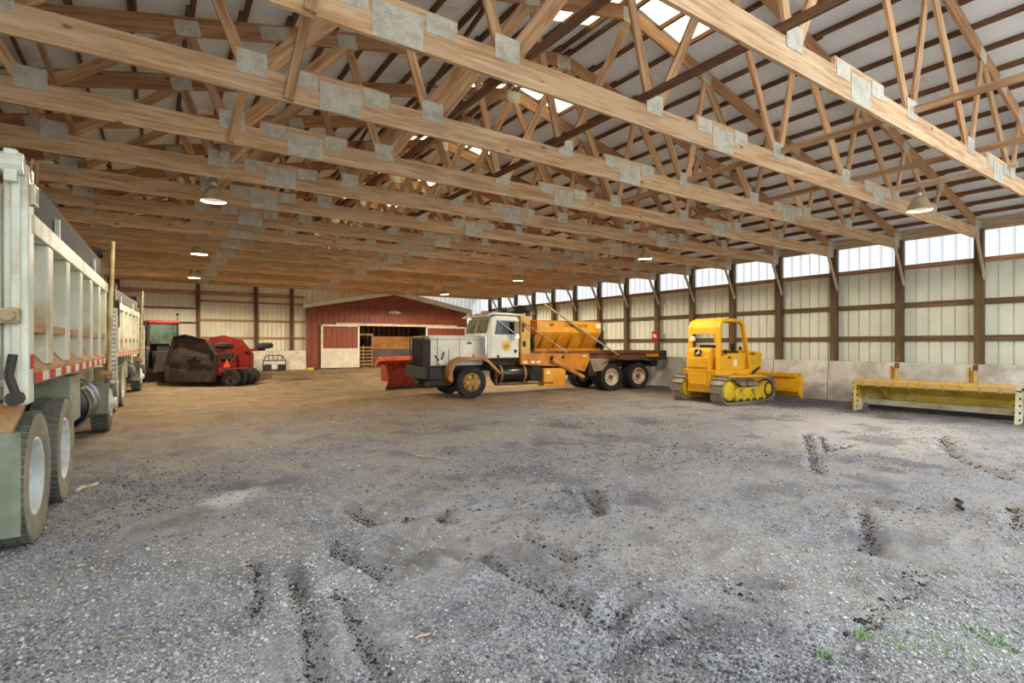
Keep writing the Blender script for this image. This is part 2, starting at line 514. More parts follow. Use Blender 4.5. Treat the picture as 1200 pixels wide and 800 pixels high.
def floor_material():
    m = bpy.data.materials.new('gravel_floor'); MATS['gravel_floor'] = m
    m.use_nodes = True
    nt = m.node_tree; N, L = nt.nodes, nt.links
    b = N['Principled BSDF']; b.inputs['Roughness'].default_value = .95
    tc = N.new('ShaderNodeTexCoord'); P = tc.outputs['Object']
    def noise(sc, det=8, rg=.6):
        n = N.new('ShaderNodeTexNoise'); n.inputs['Scale'].default_value = sc
        n.inputs['Detail'].default_value = det; n.inputs['Roughness'].default_value = rg
        L.new(P, n.inputs['Vector']); return n.outputs[0]
    def ramp(v, lo, hi):
        r = N.new('ShaderNodeMapRange'); r.interpolation_type = 'SMOOTHSTEP'
        r.inputs[1].default_value = lo; r.inputs[2].default_value = hi
        L.new(v, r.inputs[0]); return r.outputs[0]
    def mix(f, a, c):
        x = N.new('ShaderNodeMix'); x.data_type = 'RGBA'; L.new(f, x.inputs[0])
        for i, s in ((6, a), (7, c)):
            if isinstance(s, tuple): x.inputs[i].default_value = (*lin(s), 1)
            else: L.new(s, x.inputs[i])
        return x.outputs[2]
    def math_(op, a, c):
        x = N.new('ShaderNodeMath'); x.operation = op
        for i, s in ((0, a), (1, c)):
            if isinstance(s, (int, float)): x.inputs[i].default_value = s
            else: L.new(s, x.inputs[i])
        return x.outputs[0]
    vo = N.new('ShaderNodeTexVoronoi'); vo.inputs['Scale'].default_value = 75
    L.new(P, vo.inputs['Vector'])
    stone = vo.outputs['Color']
    sep = N.new('ShaderNodeSeparateColor'); L.new(stone, sep.inputs[0])
    gravel = mix(ramp(sep.outputs[0], .1, .9), (118, 117, 121), (172, 170, 170))
    dust = mix(ramp(noise(60), .35, .65), (142, 138, 134), (176, 171, 164))
    pt = ramp(noise(.55, 5), .42, .58)
    c = mix(pt, gravel, dust)
    c = mix(math_('MULTIPLY', ramp(noise(1.3, 6), .52, .66), .7), c, (120, 114, 110))
    # brown packed dirt towards the far end of the barn
    sx = N.new('ShaderNodeSeparateXYZ'); L.new(P, sx.inputs[0])
    dist = math_('ADD', math_('ADD', math_('MULTIPLY', sx.outputs[1], 1.0), math_('MULTIPLY', sx.outputs[0], -.12)),
                 math_('MULTIPLY', math_('SUBTRACT', noise(.35, 5), .5), 9.0))
    dirt = mix(ramp(noise(1.1, 8), .35, .65), (134, 112, 82), (156, 132, 98))
    dirt = mix(math_('MULTIPLY', ramp(noise(2.8, 8), .5, .68), .55), dirt, (98, 78, 56))
    c = mix(ramp(dist, 7.0, 16.0), c, dirt)
    # pale dusty drifts on the right, a spill of white lime on the left
    def spot(cx, cy, r0, r1, sx_=1.0, amp=1.2):
        dx = math_('MULTIPLY', math_('SUBTRACT', sx.outputs[0], cx), sx_)
        dy = math_('SUBTRACT', sx.outputs[1], cy)
        d2 = math_('SQRT', math_('ADD', math_('MULTIPLY', dx, dx), math_('MULTIPLY', dy, dy)), 0)
        d2 = math_('ADD', d2, math_('MULTIPLY', math_('SUBTRACT', noise(1.6, 6), .5), amp))
        return math_('SUBTRACT', 1.0, ramp(d2, r0, r1))
    c = mix(math_('MULTIPLY', spot(11.4, 4.6, .6, 2.6, .7, 3.0), .75), c, (196, 190, 184))
    c = mix(math_('MULTIPLY', spot(13.2, 6.2, .5, 1.6, .7, 2.0), .6), c, (190, 186, 184))
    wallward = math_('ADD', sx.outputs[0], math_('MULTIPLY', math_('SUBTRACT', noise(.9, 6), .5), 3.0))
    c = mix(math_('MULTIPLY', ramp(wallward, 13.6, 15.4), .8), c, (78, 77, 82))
    band = noise(.8, 3)
    c = mix(math_('MULTIPLY', math_('MULTIPLY', ramp(band, .54, .66), math_('SUBTRACT', 1.0, ramp(dist, 7.0, 14.0))), .6), c, (96, 95, 100))
    lx, ly = ground_px(272, 582)
    c = mix(math_('MULTIPLY', spot(lx, ly, .05, .42, 1, .5), .85), c, (218, 216, 210))
    gx, gy = ground_px(1120, 755)
    c = mix(math_('MULTIPLY', math_('MULTIPLY', spot(gx, gy, .1, .7, 1, .7), ramp(noise(14), .42, .6)), .6), c, (140, 160, 128))
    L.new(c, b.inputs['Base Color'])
    h = math_('ADD', math_('MULTIPLY', vo.outputs['Distance'], -.6), noise(40, 8, .7))
    bp = N.new('ShaderNodeBump'); bp.inputs['Strength'].default_value = .55; bp.inputs['Distance'].default_value = .025
    L.new(h, bp.inputs['Height']); L.new(bp.outputs[0], b.inputs['Normal'])
floor_material()

def make_floor():
    xs = axis_pts([(-60, -8, 4), (-8, -1.2, .25), (-1.2, 6, .035), (6, 12, .07), (12, 19, .2), (19, 60, 4)])
    ys = axis_pts([(-40, 0, 4), (0, .8, .2), (.8, 6, .035), (6, 10, .07), (10, 20, .2), (20, 36, .4), (36, 80, 4)])
    X, Y = np.meshgrid(xs, ys)
    Z = gz(X.ravel(), Y.ravel())
    co = np.stack([X.ravel(), Y.ravel(), Z], 1).astype(np.float32)
    nx, ny = len(xs), len(ys)
    i = np.arange((ny - 1) * (nx - 1)); r, c_ = i // (nx - 1), i % (nx - 1)
    q = np.stack([r * nx + c_, r * nx + c_ + 1, (r + 1) * nx + c_ + 1, (r + 1) * nx + c_], 1).astype(np.int32)
    me = bpy.data.meshes.new('floor')
    me.vertices.add(len(co)); me.vertices.foreach_set('co', co.ravel())
    me.loops.add(q.size); me.loops.foreach_set('vertex_index', q.ravel())
    me.polygons.add(len(q)); me.polygons.foreach_set('loop_start', np.arange(len(q), dtype=np.int32) * 4)
    me.update(calc_edges=True); me.validate()
    me.shade_smooth()
    me.materials.append(MATS['gravel_floor'])
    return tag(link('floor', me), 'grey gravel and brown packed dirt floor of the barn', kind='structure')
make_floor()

# loose stones of the gravel, uncountable
def stone_mesh(name, X, Y, S, shade, matname, flat=.65):
    n = len(X)
    base = np.array([(1, 0, 0), (-1, 0, 0), (0, 1, 0), (0, -1, 0), (0, 0, 1), (0, 0, -1)], float)
    tri = np.array([(0, 2, 4), (2, 1, 4), (1, 3, 4), (3, 0, 4), (2, 0, 5), (1, 2, 5), (3, 1, 5), (0, 3, 5)])
    pts = base[None] * (1 + .5 * (rng.random((n, 6, 1)) - .5)) + .35 * (rng.random((n, 6, 3)) - .5)
    a = rng.random(n) * 2 * PI; ca, sa = np.cos(a)[:, None], np.sin(a)[:, None]
    px, py = pts[..., 0] * ca - pts[..., 1] * sa, pts[..., 0] * sa + pts[..., 1] * ca
    pts = np.stack([px, py, pts[..., 2] * flat], -1) * S[:, None, None]
    Z = gz(X, Y) + S * .22
    pts += np.stack([X, Y, Z], 1)[:, None]
    F = (tri[None] + 6 * np.arange(n)[:, None, None]).reshape(-1, 3).astype(np.int32)
    me = bpy.data.meshes.new(name)
    me.vertices.add(n * 6); me.vertices.foreach_set('co', pts.astype(np.float32).ravel())
    me.loops.add(F.size); me.loops.foreach_set('vertex_index', F.ravel())
    me.polygons.add(len(F)); me.polygons.foreach_set('loop_start', np.arange(len(F), dtype=np.int32) * 3)
    at = me.attributes.new('shade', 'FLOAT', 'POINT'); at.data.foreach_set('value', np.repeat(shade, 6).astype(np.float32))
    me.update(calc_edges=True)
    me.materials.append(MATS[matname])
    return link(name, me)

def stone_material():
    m = bpy.data.materials.new('stones'); MATS['stones'] = m
    m.use_nodes = True
    nt = m.node_tree; N, L = nt.nodes, nt.links
    b = N['Principled BSDF']; b.inputs['Roughness'].default_value = .85
    at = N.new('ShaderNodeAttribute'); at.attribute_name = 'shade'
    r = N.new('ShaderNodeValToRGB'); L.new(at.outputs['Fac'], r.inputs[0])
    e = r.color_ramp.elements
    e[0].color = (*lin((72, 72, 77)), 1); e[1].color = (*lin((214, 211, 206)), 1)
    x = e.new(.35); x.color = (*lin((140, 139, 143)), 1)
    x = e.new(.75); x.color = (*lin((182, 178, 172)), 1)
    L.new(r.outputs[0], b.inputs['Base Color'])
stone_material()

def scatter(n, dmin, dmax, px_lo=-40, px_hi=1240):
    """spots on the floor spread thinner with distance"""
    u = rng.random(n); d = dmin * (dmax / dmin) ** (u ** 1.15)
    a = (rng.uniform(px_lo, px_hi, n) - 600) / 619.23
    c, s = math.cos(YAW), math.sin(YAW)
    return d * (a * c + s), d * (c - a * s), d
X, Y, Dd = scatter(190000, 2.3, 17)
cover = vnoise(X * .55 + 20, Y * .55 + 7, 21) * 1.2 + .7 * vnoise(X * 1.6, Y * 1.6, 22)
fade = sstep(7.5, 15.0, Y - .12 * X + 3.5 * vnoise(X * .4, Y * .4, 23))
msk = cover + 1.0 * (rng.random(len(X)) - .5) > -.25 + 1.1 * fade
msk &= (X > -3.2) & (X < 16.8)
def near_line(px_pts, r):
    P = np.array([ground_px(*p) for p in px_pts]); D = np.full(X.shape, 99.)
    for a, b in zip(P[:-1], P[1:]):
        ab = b - a; t = np.clip(((X - a[0]) * ab[0] + (Y - a[1]) * ab[1]) / (ab @ ab), 0, 1)
        D = np.minimum(D, np.hypot(X - a[0] - t * ab[0], Y - a[1] - t * ab[1]))
    return D + 1.1 * vnoise(X * 1.3, Y * 1.3, 41) < r
bare = near_line([(930, 548), (1050, 562), (1190, 585)], .55) | near_line([(900, 500), (1010, 492), (1120, 490)], .5) | near_line([(120, 640), (240, 600), (300, 560)], .3)
bare |= near_line([(380, 760), (520, 690), (560, 650)], .12) | near_line([(690, 700), (850, 660), (950, 640)], .15)
msk &= ~(bare & (rng.random(len(X)) > .12))
X, Y, Dd = X[msk], Y[msk], Dd[msk]
S = np.clip(rng.lognormal(-5.08, .45, len(X)), .003, .021) * (1 + .05 * np.clip(Dd - 5, 0, 9))
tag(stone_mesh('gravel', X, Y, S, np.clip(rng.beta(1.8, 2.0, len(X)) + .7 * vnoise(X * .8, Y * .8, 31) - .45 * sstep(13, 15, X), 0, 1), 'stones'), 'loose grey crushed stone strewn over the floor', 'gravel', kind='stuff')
# dark clods added along the wheel ruts to stand in for their shade
cx, cy = [], []
for pts, wd, dp, lip in RUTS:
    if wd > .12: continue
    P = np.array(pts)
    for a, b in zip(P[:-1], P[1:]):
        k = max(4, int(np.hypot(*(b - a)) * 190))
        t = rng.random(k)
        cx += list(a[0] + t * (b[0] - a[0]) + rng.normal(0, wd * .55, k)); cy += list(a[1] + t * (b[1] - a[1]) + rng.normal(0, wd * .55, k))
cx, cy = np.array(cx), np.array(cy)
tag(stone_mesh('rut_shade_clods', cx, cy, np.clip(rng.lognormal(-4.7, .4, len(cx)), .004, .022), rng.random(len(cx)), 'rut_shade_and_scrap', .5),
    'dark clods added along the wheel ruts in place of their shade', 'soil', kind='stuff')

# ------------------------------------------------------------------ ribbed sheet metal
SH = {}
def sheet(name, width, z0, z1, m, parent, M, pitch=.29):
    key = (round(width, 3), round(z0, 3), round(z1, 3), m)
    if key not in SH:
        line, x = [], 0.0
        line.append((0, 0))
        k = 0
        while x + pitch <= width + 1e-6:
            line += [(x + pitch - .040, 0), (x + pitch - .034, .045), (x + pitch - .012, .045)]
            line.append((min(x + pitch - .004, width), 0))
            x += pitch; k += 1
        if line[-1][0] < width - 1e-4: line.append((width, 0))
        mb = MB()
        n = len(line)
        pts = [(p[0], p[1], z0) for p in line] + [(p[0], p[1], z1) for p in line]
        mb._add(pts, [(i, i + 1, n + i + 1, n + i) for i in range(n - 1)])
        me = bpy.data.meshes.new(name); me.from_pydata(mb.v, [], mb.f); me.materials.append(MATS[m]); SH[key] = me
    return link(name, SH[key], parent, M)

# ------------------------------------------------------------------ right wall
PB = 1.19
wr = empty('wall_right', (0, 0, 0), label='long barn wall of cream ribbed steel with a clear band under the eave', kind='structure')
FY = 1.0
nsh = int(round((BY - FY) / .87))
for i in range(nsh):
    y = FY + i * .87
    M = basis((0, 1, 0), (1, 0, 0), (0, 0, 1), (WX + .16, y, 0))
    sheet('wall_panel', .87, .3, 3.86, 'wall_sheet', wr, M)
    sheet('clear_panel', .87, 3.90, 4.70, 'fibreglass', wr, M)
POSTS = [TY[k] for k in range(-1 + 1, 15)] + [TY[0] - SP, TY[14] + SP * .65]
posty = sorted(POSTS)
for y in posty:
    plank('post', (WX, y, 0), (WX, y, CB + .25), .185, .16, 'wood_post', wr, up=(1, 0, 0))
for a, b in zip(posty[:-1], posty[1:]):
    for z in (1.863, 2.80):
        plank('girt', (WX + .10, a, z), (WX + .10, b, z), .05, .14, 'wood_post', wr)
    plank('girt', (WX + .10, a, 3.86), (WX + .10, b, 3.86), .06, .13, 'wood_brace', wr)
    plank('eave_girt', (WX + .11, a, 4.755), (WX + .11, b, 4.755), .04, .28, 'wood_pale', wr)
for y in posty[:-1]:
    plank('knee_brace', (WX - .62, y - .10, CB + .06), (WX - .02, y - .11, CB - 1.02), .04, .09, 'wood_pale', wr)
for i, (a, b) in enumerate(zip(posty[:-1], posty[1:])):
    o = MB().prism([(16.98, -.1), (17.36, -.1), (17.36, PB), (17.14, PB), (17.02, .5)], 'y', a + .01, b - .01).build('concrete_panel', 'concrete', wr, bevel=.02)

# ------------------------------------------------------------------ left wall
wl = empty('wall_left', label='cream ribbed steel wall behind the parked dump trucks', kind='structure')
for i in range(nsh):
    M = basis((0, 1, 0), (-1, 0, 0), (0, 0, 1), (LX - .16, FY + i * .87, 0))
    sheet('wall_panel', .87, .0, 3.86, 'wall_sheet_back', wl, M)
    sheet('wall_panel', .87, 3.86, 4.62, 'wall_sheet_back', wl, M)
for y in posty:
    plank('post', (LX, y, 0), (LX, y, CB + .25), .185, .16, 'wood_post', wl, up=(1, 0, 0))
for z in (1.0, 1.9, 2.8, 3.86):
    plank('girt', (LX - .10, FY, z), (LX - .10, BY, z), .05, .14, 'wood_post', wl)

# ------------------------------------------------------------------ back wall
wb = empty('wall_back', label='cream ribbed steel end wall with brown timber posts beside the red shed', kind='structure')
x = LX - .15
while x < 6.6:
    sheet('wall_panel', .87, .2, 5.6 if x < 1 else 7.2, 'wall_sheet_back', wb, basis((1, 0, 0), (0, 1, 0), (0, 0, 1), (x, BY + .16, 0)), pitch=.217)
    x += .87
for k in range(13):      # gable sheets above the red shed
    xx = x + k * .87
    if xx > WX: break
    zt = min(roof_z(xx), roof_z(min(xx + .87, WX))) - .02
    if xx > 12.4:
        sheet('clear_panel', .87, 3.4, zt, 'fibreglass', wb, basis((1, 0, 0), (0, 1, 0), (0, 0, 1), (xx, BY + .16, 0)))
    else:
        sheet('wall_panel', .87, 3.4, zt, 'wall_sheet_back', wb, basis((1, 0, 0), (0, 1, 0), (0, 0, 1), (xx, BY + .16, 0)))
bposts = [LX, -1.4, 1.76, 4.34, 6.08]
for px_ in bposts:
    plank('post', (px_, BY + .02, .2), (px_, BY + .02, 4.7), .16, .2, 'wood_post', wb, up=(0, 1, 0))
for a, b in zip(bposts[:-1], bposts[1:]):
    if b < 2:
        for z in (2.75, 3.45): plank('girt', (a, BY + .09, z), (b, BY + .09, z), .05, .07, 'wood_post', wb)
        plank('girt', (a, BY + .07, 4.22), (b, BY + .07, 4.22), .05, .22, 'wood_brace', wb)
    else:
        for z in (2.02, 2.9, 3.84): plank('girt', (a, BY + .09, z), (b, BY + .09, z), .05, .10, 'wood_brace', wb)
        plank('girt', (a, BY + .07, 4.24), (b, BY + .07, 4.24), .05, .22, 'wood_brace', wb)
for z in (2.02, 2.9, 3.84, 4.24):
    plank('girt', (6.08, BY + .09, z), (6.75, BY + .09, z), .05, .12, 'wood_brace', wb)

# ------------------------------------------------------------------ roof
cl = empty('ceiling', label='white underside of the gable roof on dark purlins with clear ridge lights', kind='structure')
RF = {}
def roof_panel(name, y, wd, xa, xb, m):
    # a sheet from xa to xb, thickness upward
    za, zb = roof_z(xa), roof_z(xb)
    key = (name, round(xa, 3), round(xb, 3), m, round(wd, 3))
    if key not in RF:
        mb = MB().prism([(xa, za), (xb, zb), (xb, zb + .02), (xa, za + .02)], 'y', 0, wd)
        RF[key] = mb.mesh(name, m)
    link(name, RF[key], cl, Matrix.Translation((0, y, 0)))
sky_at = [5.55 + 3.486 * k for k in range(7)]
y = FY
PW = SP / 2
ycur = TY[0] - SP
while ycur < BY + .1:
    for s in (-1, 1):
        lit = any(abs(ycur - q - (.7 if s < 0 else 0)) < PW * .55 for q in sky_at)
        e = WX + .35 if s > 0 else LX - .35
        if lit:
            roof_panel('clear_ridge_panel', ycur, PW, RX, RX + s * 1.42, 'fibreglass_warm')
            roof_panel('roof_panel', ycur, PW, RX + s * 1.42, e, 'roof_under')
        else:
            roof_panel('roof_panel', ycur, PW, RX, e, 'roof_under')
    ycur += PW
# purlins on edge, lapped at the trusses; the nearest are single pieces, the far ones one mass
pur = []
rows = [.12 + .61 * i for i in range(18)]
for r_ in rows:
    for s in (-1, 1):
        xx = RX + s * r_
        for k in range(0, 16, 2):
            a = TY[0] - SP + k * SP - .12; b = min(a + 2 * SP + .24, BY + .1)
            pur.append((a, xx, b, s, (k // 2) % 2))
pur.sort()
far = MB()
for i, (a, xx, b, s, alt) in enumerate(pur):
    xo = xx + (.022 if alt else -.022)
    z = roof_z(xo) - .047
    if i < 290:
        plank('purlin', (xo, a, z), (xo, b, z), .04, .09, 'wood_purlin', cl, up=(SL * s, 0, 1))
    else:
        far.beam((xo, a, z), (xo, b, z), .04, .09, (SL * s, 0, 1))
tag(far.build('purlin_rows', 'wood_purlin', cl), kind='stuff')
# long braces laid over the bottom chords
for xx, m_ in ((-1.0, 'wood_brace'), (3.3, 'wood_purlin'), (5.0, 'wood_purlin'), (8.15, 'wood_brace'), (10.65, 'wood_brace')):
    for k in range(0, 15, 3):
        a, b = TY[0] - SP + k * SP - .15, min(TY[0] - SP + (k + 3) * SP + .15, BY - .1)
        off = .05 if (k // 3) % 2 else -.05
        plank('lateral_brace', (xx + off, a, CT + .045), (xx + off, b, CT + .045), .04, .09, m_, cl)
for k in range(2, 13, 3):
    plank('lateral_brace', (4.2, TY[k] - .2, 7.06), (4.2, TY[k + 2] + .2, 6.2), .04, .09, 'wood_purlin', cl)

# ------------------------------------------------------------------ trusses
def make_truss():
    t = empty('roof_truss', (RX, 0, 0))
    hw = WX - RX + .09
    TC = lambda dx: 7.25 - SL * abs(dx)       # top chord centre line
    zc = (CB + CT) / 2
    cuts = [-hw, -4.8, 0.0, 4.95, hw]
    for a, b in zip(cuts[:-1], cuts[1:]):
        plank('bottom_chord', (a, 0, zc), (b, 0, zc), .042, CT - CB, 'wood_chord', t)
    for s in (-1, 1):
        up = (SL * s, 0, 1)
        plank('top_chord', (s * .02, 0, TC(.02)), (s * 5.2, 0, TC(5.2)), .042, .235, 'wood_top', t, up=up)
        plank('top_chord', (s * 5.2, 0, TC(5.2)), (s * (hw + .02), 0, TC(hw + .02)), .042, .235, 'wood_top', t, up=up)
    bj = [1.42, 3.63, 5.74, 7.76]
    tj = [0.0, 2.05, 4.2, 6.25, 8.2]
    def gp(cx_, cz_, a, h, ang=0):
        c, s_ = math.cos(ang), math.sin(ang)
        for f in (-1, 1):
            key = ('gp', a, h)
            if key not in PC: PC[key] = MB().box(-a / 2, a / 2, -.0025, .0025, -h / 2, h / 2).mesh('gusset_plate', 'nail_plate')
            link('gusset_plate', PC[key], t, basis((c, 0, s_), (0, 1, 0), (-s_, 0, c), (cx_, f * .0245, cz_)))
    for s in (-1, 1):
        for i, b in enumerate(bj):
            wd = .18 if (i in (1, 2)) else .13
            p = (s * b, 0, CT - .04)
            plank('web', (s * (b - .05), 0, CT - .06), (s * tj[i], 0, TC(tj[i]) - .06), .038, wd, 'wood_web', t, up=(s, 0, 0))
            plank('web', (s * (b + .05), 0, CT - .06), (s * tj[i + 1], 0, TC(tj[i + 1]) - .04), .038, .12, 'wood_web', t, up=(s, 0, 0))
            gp(s * b, CT + .03, .30, .25)
            gp(s * tj[i + 1], TC(tj[i + 1]) - .03, .28, .20, -s * math.atan(SL))
        gp(s * (hw - .25), CT - .02, .50, .42)
        gp(s * 5.2, TC(5.2) - .0, .40, .18, -s * math.atan(SL))
    gp(0, TC(0) - .06, .34, .24)
    for cxx in (-4.8, 0.0, 4.95):      # spliced chord: a second board behind, two end plates and a big middle plate
        plank('splice_board', (cxx - .60, 0, CT + .055), (cxx + .60, 0, CT + .055), .042, .11, 'wood_chord', t)
        gp(cxx, zc + .02, .48, .32)
        gp(cxx - .42, CT + .0, .30, .18); gp(cxx + .42, CT + .0, .30, .18)
    return t
ordw = ['first', 'second', 'third', 'fourth', 'fifth', 'sixth', 'seventh', 'eighth', 'ninth', 'tenth', 'eleventh', 'twelfth',
        'thirteenth', 'fourteenth', 'fifteenth']
tr0 = make_truss()
TR = []
for k, y in enumerate(TY):
    t = tr0 if k == 0 else copy_tree(tr0)
    t.location = (RX, y, 0)
    TR.append(t)
    if k == 0: lb = 'timber roof truss nearest the camera, its chord leaving the top right'
    elif k == 14: lb = 'timber roof truss farthest back, just before the end wall'
    else: lb = 'timber roof truss with nail plates, %s one counting back from the camera' % ordw[k]
    tag(t, lb, 'truss', 'timber roof trusses')
    tone = [0, .03, -.04, .02, -.08, .05, -.14, .10, -.16, .06, -.20, .12, -.12, .10, -.22][k]
    for ch in t.children:
        if 'plate' not in ch.name: ch['tone'] = tone
for k, xx, z1 in ((1, 1.02, 5.95), (2, 1.20, 5.75), (3, .82, 5.6)):
    plank('nailer_board', (xx - RX + .02, -.045, CB + .01), (xx - RX + .28, -.045, z1), .04, .10, 'wood_web', TR[k], up=(1, 0, 0))

# ------------------------------------------------------------------ hanging lamps
def make_lamp():
    t = empty('hanging_lamp')
    MB().lathe([(.05, .27), (.07, .245), (.115, .21), (.165, .12), (.205, .025), (.21, 0), (.203, 0), (.16, .115), (.11, .20), (.05, .235)], 'z', n=28).build('shade', 'lamp_enamel', t, smooth=50)
    MB().lathe([(.20, .004), (.156, .11), (.105, .19), (.03, .21)], 'z', n=28).build('reflector', 'lamp_inside', t, smooth=60)
    MB().cyl((0, 0, .25), (0, 0, .34), .04, .035, 14).build('neck', 'mirror_white', t, smooth=40)
    MB().box(-.065, .065, -.055, .055, .34, .42).build('ballast', 'lamp_metal', t, bevel=.012)
    MB().cyl((0, 0, .42), (0, 0, .47), .02, n=8).build('stem', 'lamp_metal', t)
    MB().ball((0, 0, .14), .05, (1, 1, 1.5), 8).build('bulb', 'bulb', t, smooth=60)
    return t
l0 = make_lamp()
lamps = [((.87, 10.77), 'nearest dome lamp of the row above the dump trucks'),
         ((1.04, 17.30), 'middle dome lamp of the row above the dump trucks'),
         ((1.25, 23.6), 'farthest dome lamp of the row above the dump trucks, near the end wall'),
         ((12.05, 3.98), 'nearest dome lamp of the right-hand row, high at the right above the snow pusher'),
         ((12.10, 10.8), 'second dome lamp of the right-hand row, above the spreader truck bed'),
         ((12.07, 17.4), 'third dome lamp of the right-hand row, over the white truck cab'),
         ((12.30, 24.3), 'farthest dome lamp of the right-hand row, in front of the red shed')]
for i, ((lx, ly), lb) in enumerate(lamps):
    t = l0 if i == 0 else copy_tree(l0)
    t.location = (lx, ly, 4.24)
    tag(t, lb, 'lamp', 'hanging dome lamps')
    ka = max(0, min(13, int((ly - TY[0]) // SP)))
    plank('hanger_board', (lx, TY[ka] - .15, CT + .02 + .045), (lx, TY[ka + 1] + .15, CT + .02 + .045), .04, .09, 'wood_pale', cl)
    pd = bpy.data.lights.new('lamp_light', 'SPOT')
    pd.energy = (500 if lx < 5 else 750) if ly > 20 else (230 if lx < 5 else 360) if ly > 15 else 160 if ly > 8 else 60
    pd.color = (1.0, .86, .66); pd.shadow_soft_size = .08
    pd.spot_size = math.radians(172); pd.spot_blend = .15
    po = bpy.data.objects.new('lamp_light', pd); col.objects.link(po); po.parent = t; po.location = (0, 0, -.01)

# ------------------------------------------------------------------ wheels
WM = {}
def wheel(parent, c, rz, R, W, rim, tyre_m, rim_m, dish=.10, lugs=26, spoke=0, hub_m=None, name='wheel', lug_m=None):
    """axle along local x, outer side at +x; rz turns it"""
    key = (R, W, rim, tyre_m, rim_m, dish, lugs, spoke, hub_m, lug_m)
    h = W / 2
    if key not in WM:
        ty = MB().lathe([(rim, -h * .8), (R * .72, -h * .98), (R * .88, -h), (R * .955, -h * .94), (R * .985, -h * .78), (R * .985, h * .78),
                         (R * .955, h * .94), (R * .88, h), (R * .72, h * .98), (rim, h * .8), (rim * .97, h * .5), (rim * .97, -h * .5)],
                        'x', n=48, closed=True).mesh('tyre', tyre_m, smooth=32)
        lg = MB()
        if lugs:
            for i in range(lugs):
                for rw, x0, x1, ph in ((0, -h * .93, -h * .40, 0), (1, -h * .33, h * .33, .5), (2, h * .40, h * .93, 0)):
                    t = 2 * PI * (i + ph) / lugs
                    dt = 2 * PI / lugs * .36
                    sk = .10 * (1 if rw == 1 else -1 if rw == 0 else 1) * dt * 3
                    pts = []
                    for r_ in (R * .972, R * 1.0):
                        for (xx, tt) in ((x0, t - dt), (x1, t - dt + sk), (x1, t + dt + sk), (x0, t + dt)):
                            pts.append((xx, r_ * math.cos(tt), r_ * math.sin(tt)))
                    lg._add(pts, [(0, 1, 2, 3), (7, 6, 5, 4), (0, 4, 5, 1), (1, 5, 6, 2), (2, 6, 7, 3), (3, 7, 4, 0)])
        lgm = lg.mesh('tread', lug_m or tyre_m) if lugs else None
        xd = h * .8 - dish
        rm = MB().lathe([(rim * 1.03, h * .78), (rim * 1.0, h * .86), (rim * .93, h * .82), (rim * .90, h * .6), (rim * .86, xd + .02),
                         (rim * .70, xd), (rim * .42, xd + .03), (rim * .36, xd + .05), (.001, xd + .05)], 'x', n=40)
        rmm = rm.mesh('rim', rim_m, smooth=40)
        hb = MB().cyl((xd, 0, 0), (xd + .10, 0, 0), rim * .30, rim * .24, 18)
        for i in range(10):
            t = 2 * PI * i / 10
            hb.cyl((xd, rim * .55 * math.cos(t), rim * .55 * math.sin(t)), (xd + .03, rim * .55 * math.cos(t), rim * .55 * math.sin(t)), .018, n=6)
        if spoke:
            for i in range(spoke):
                t = 2 * PI * i / spoke
                d = Vector((0, math.cos(t), math.sin(t)))
                hb.beam(Vector((xd + .05, 0, 0)), d * rim * .88 + Vector((xd + .06, 0, 0)), .10, .05, (1, 0, 0))
        hbm = hb.mesh('hub', hub_m or rim_m, smooth=35)
        WM[key] = (ty, lgm, rmm, hbm)
    ty, lgm, rmm, hbm = WM[key]
    o = link(name, ty, parent, Matrix.Translation(c) @ Matrix.Rotation(rz, 4, 'Z'))
    if lgm: link('tread', lgm, o)
    link('rim', rmm, o); link('hub', hbm, o)
    return o

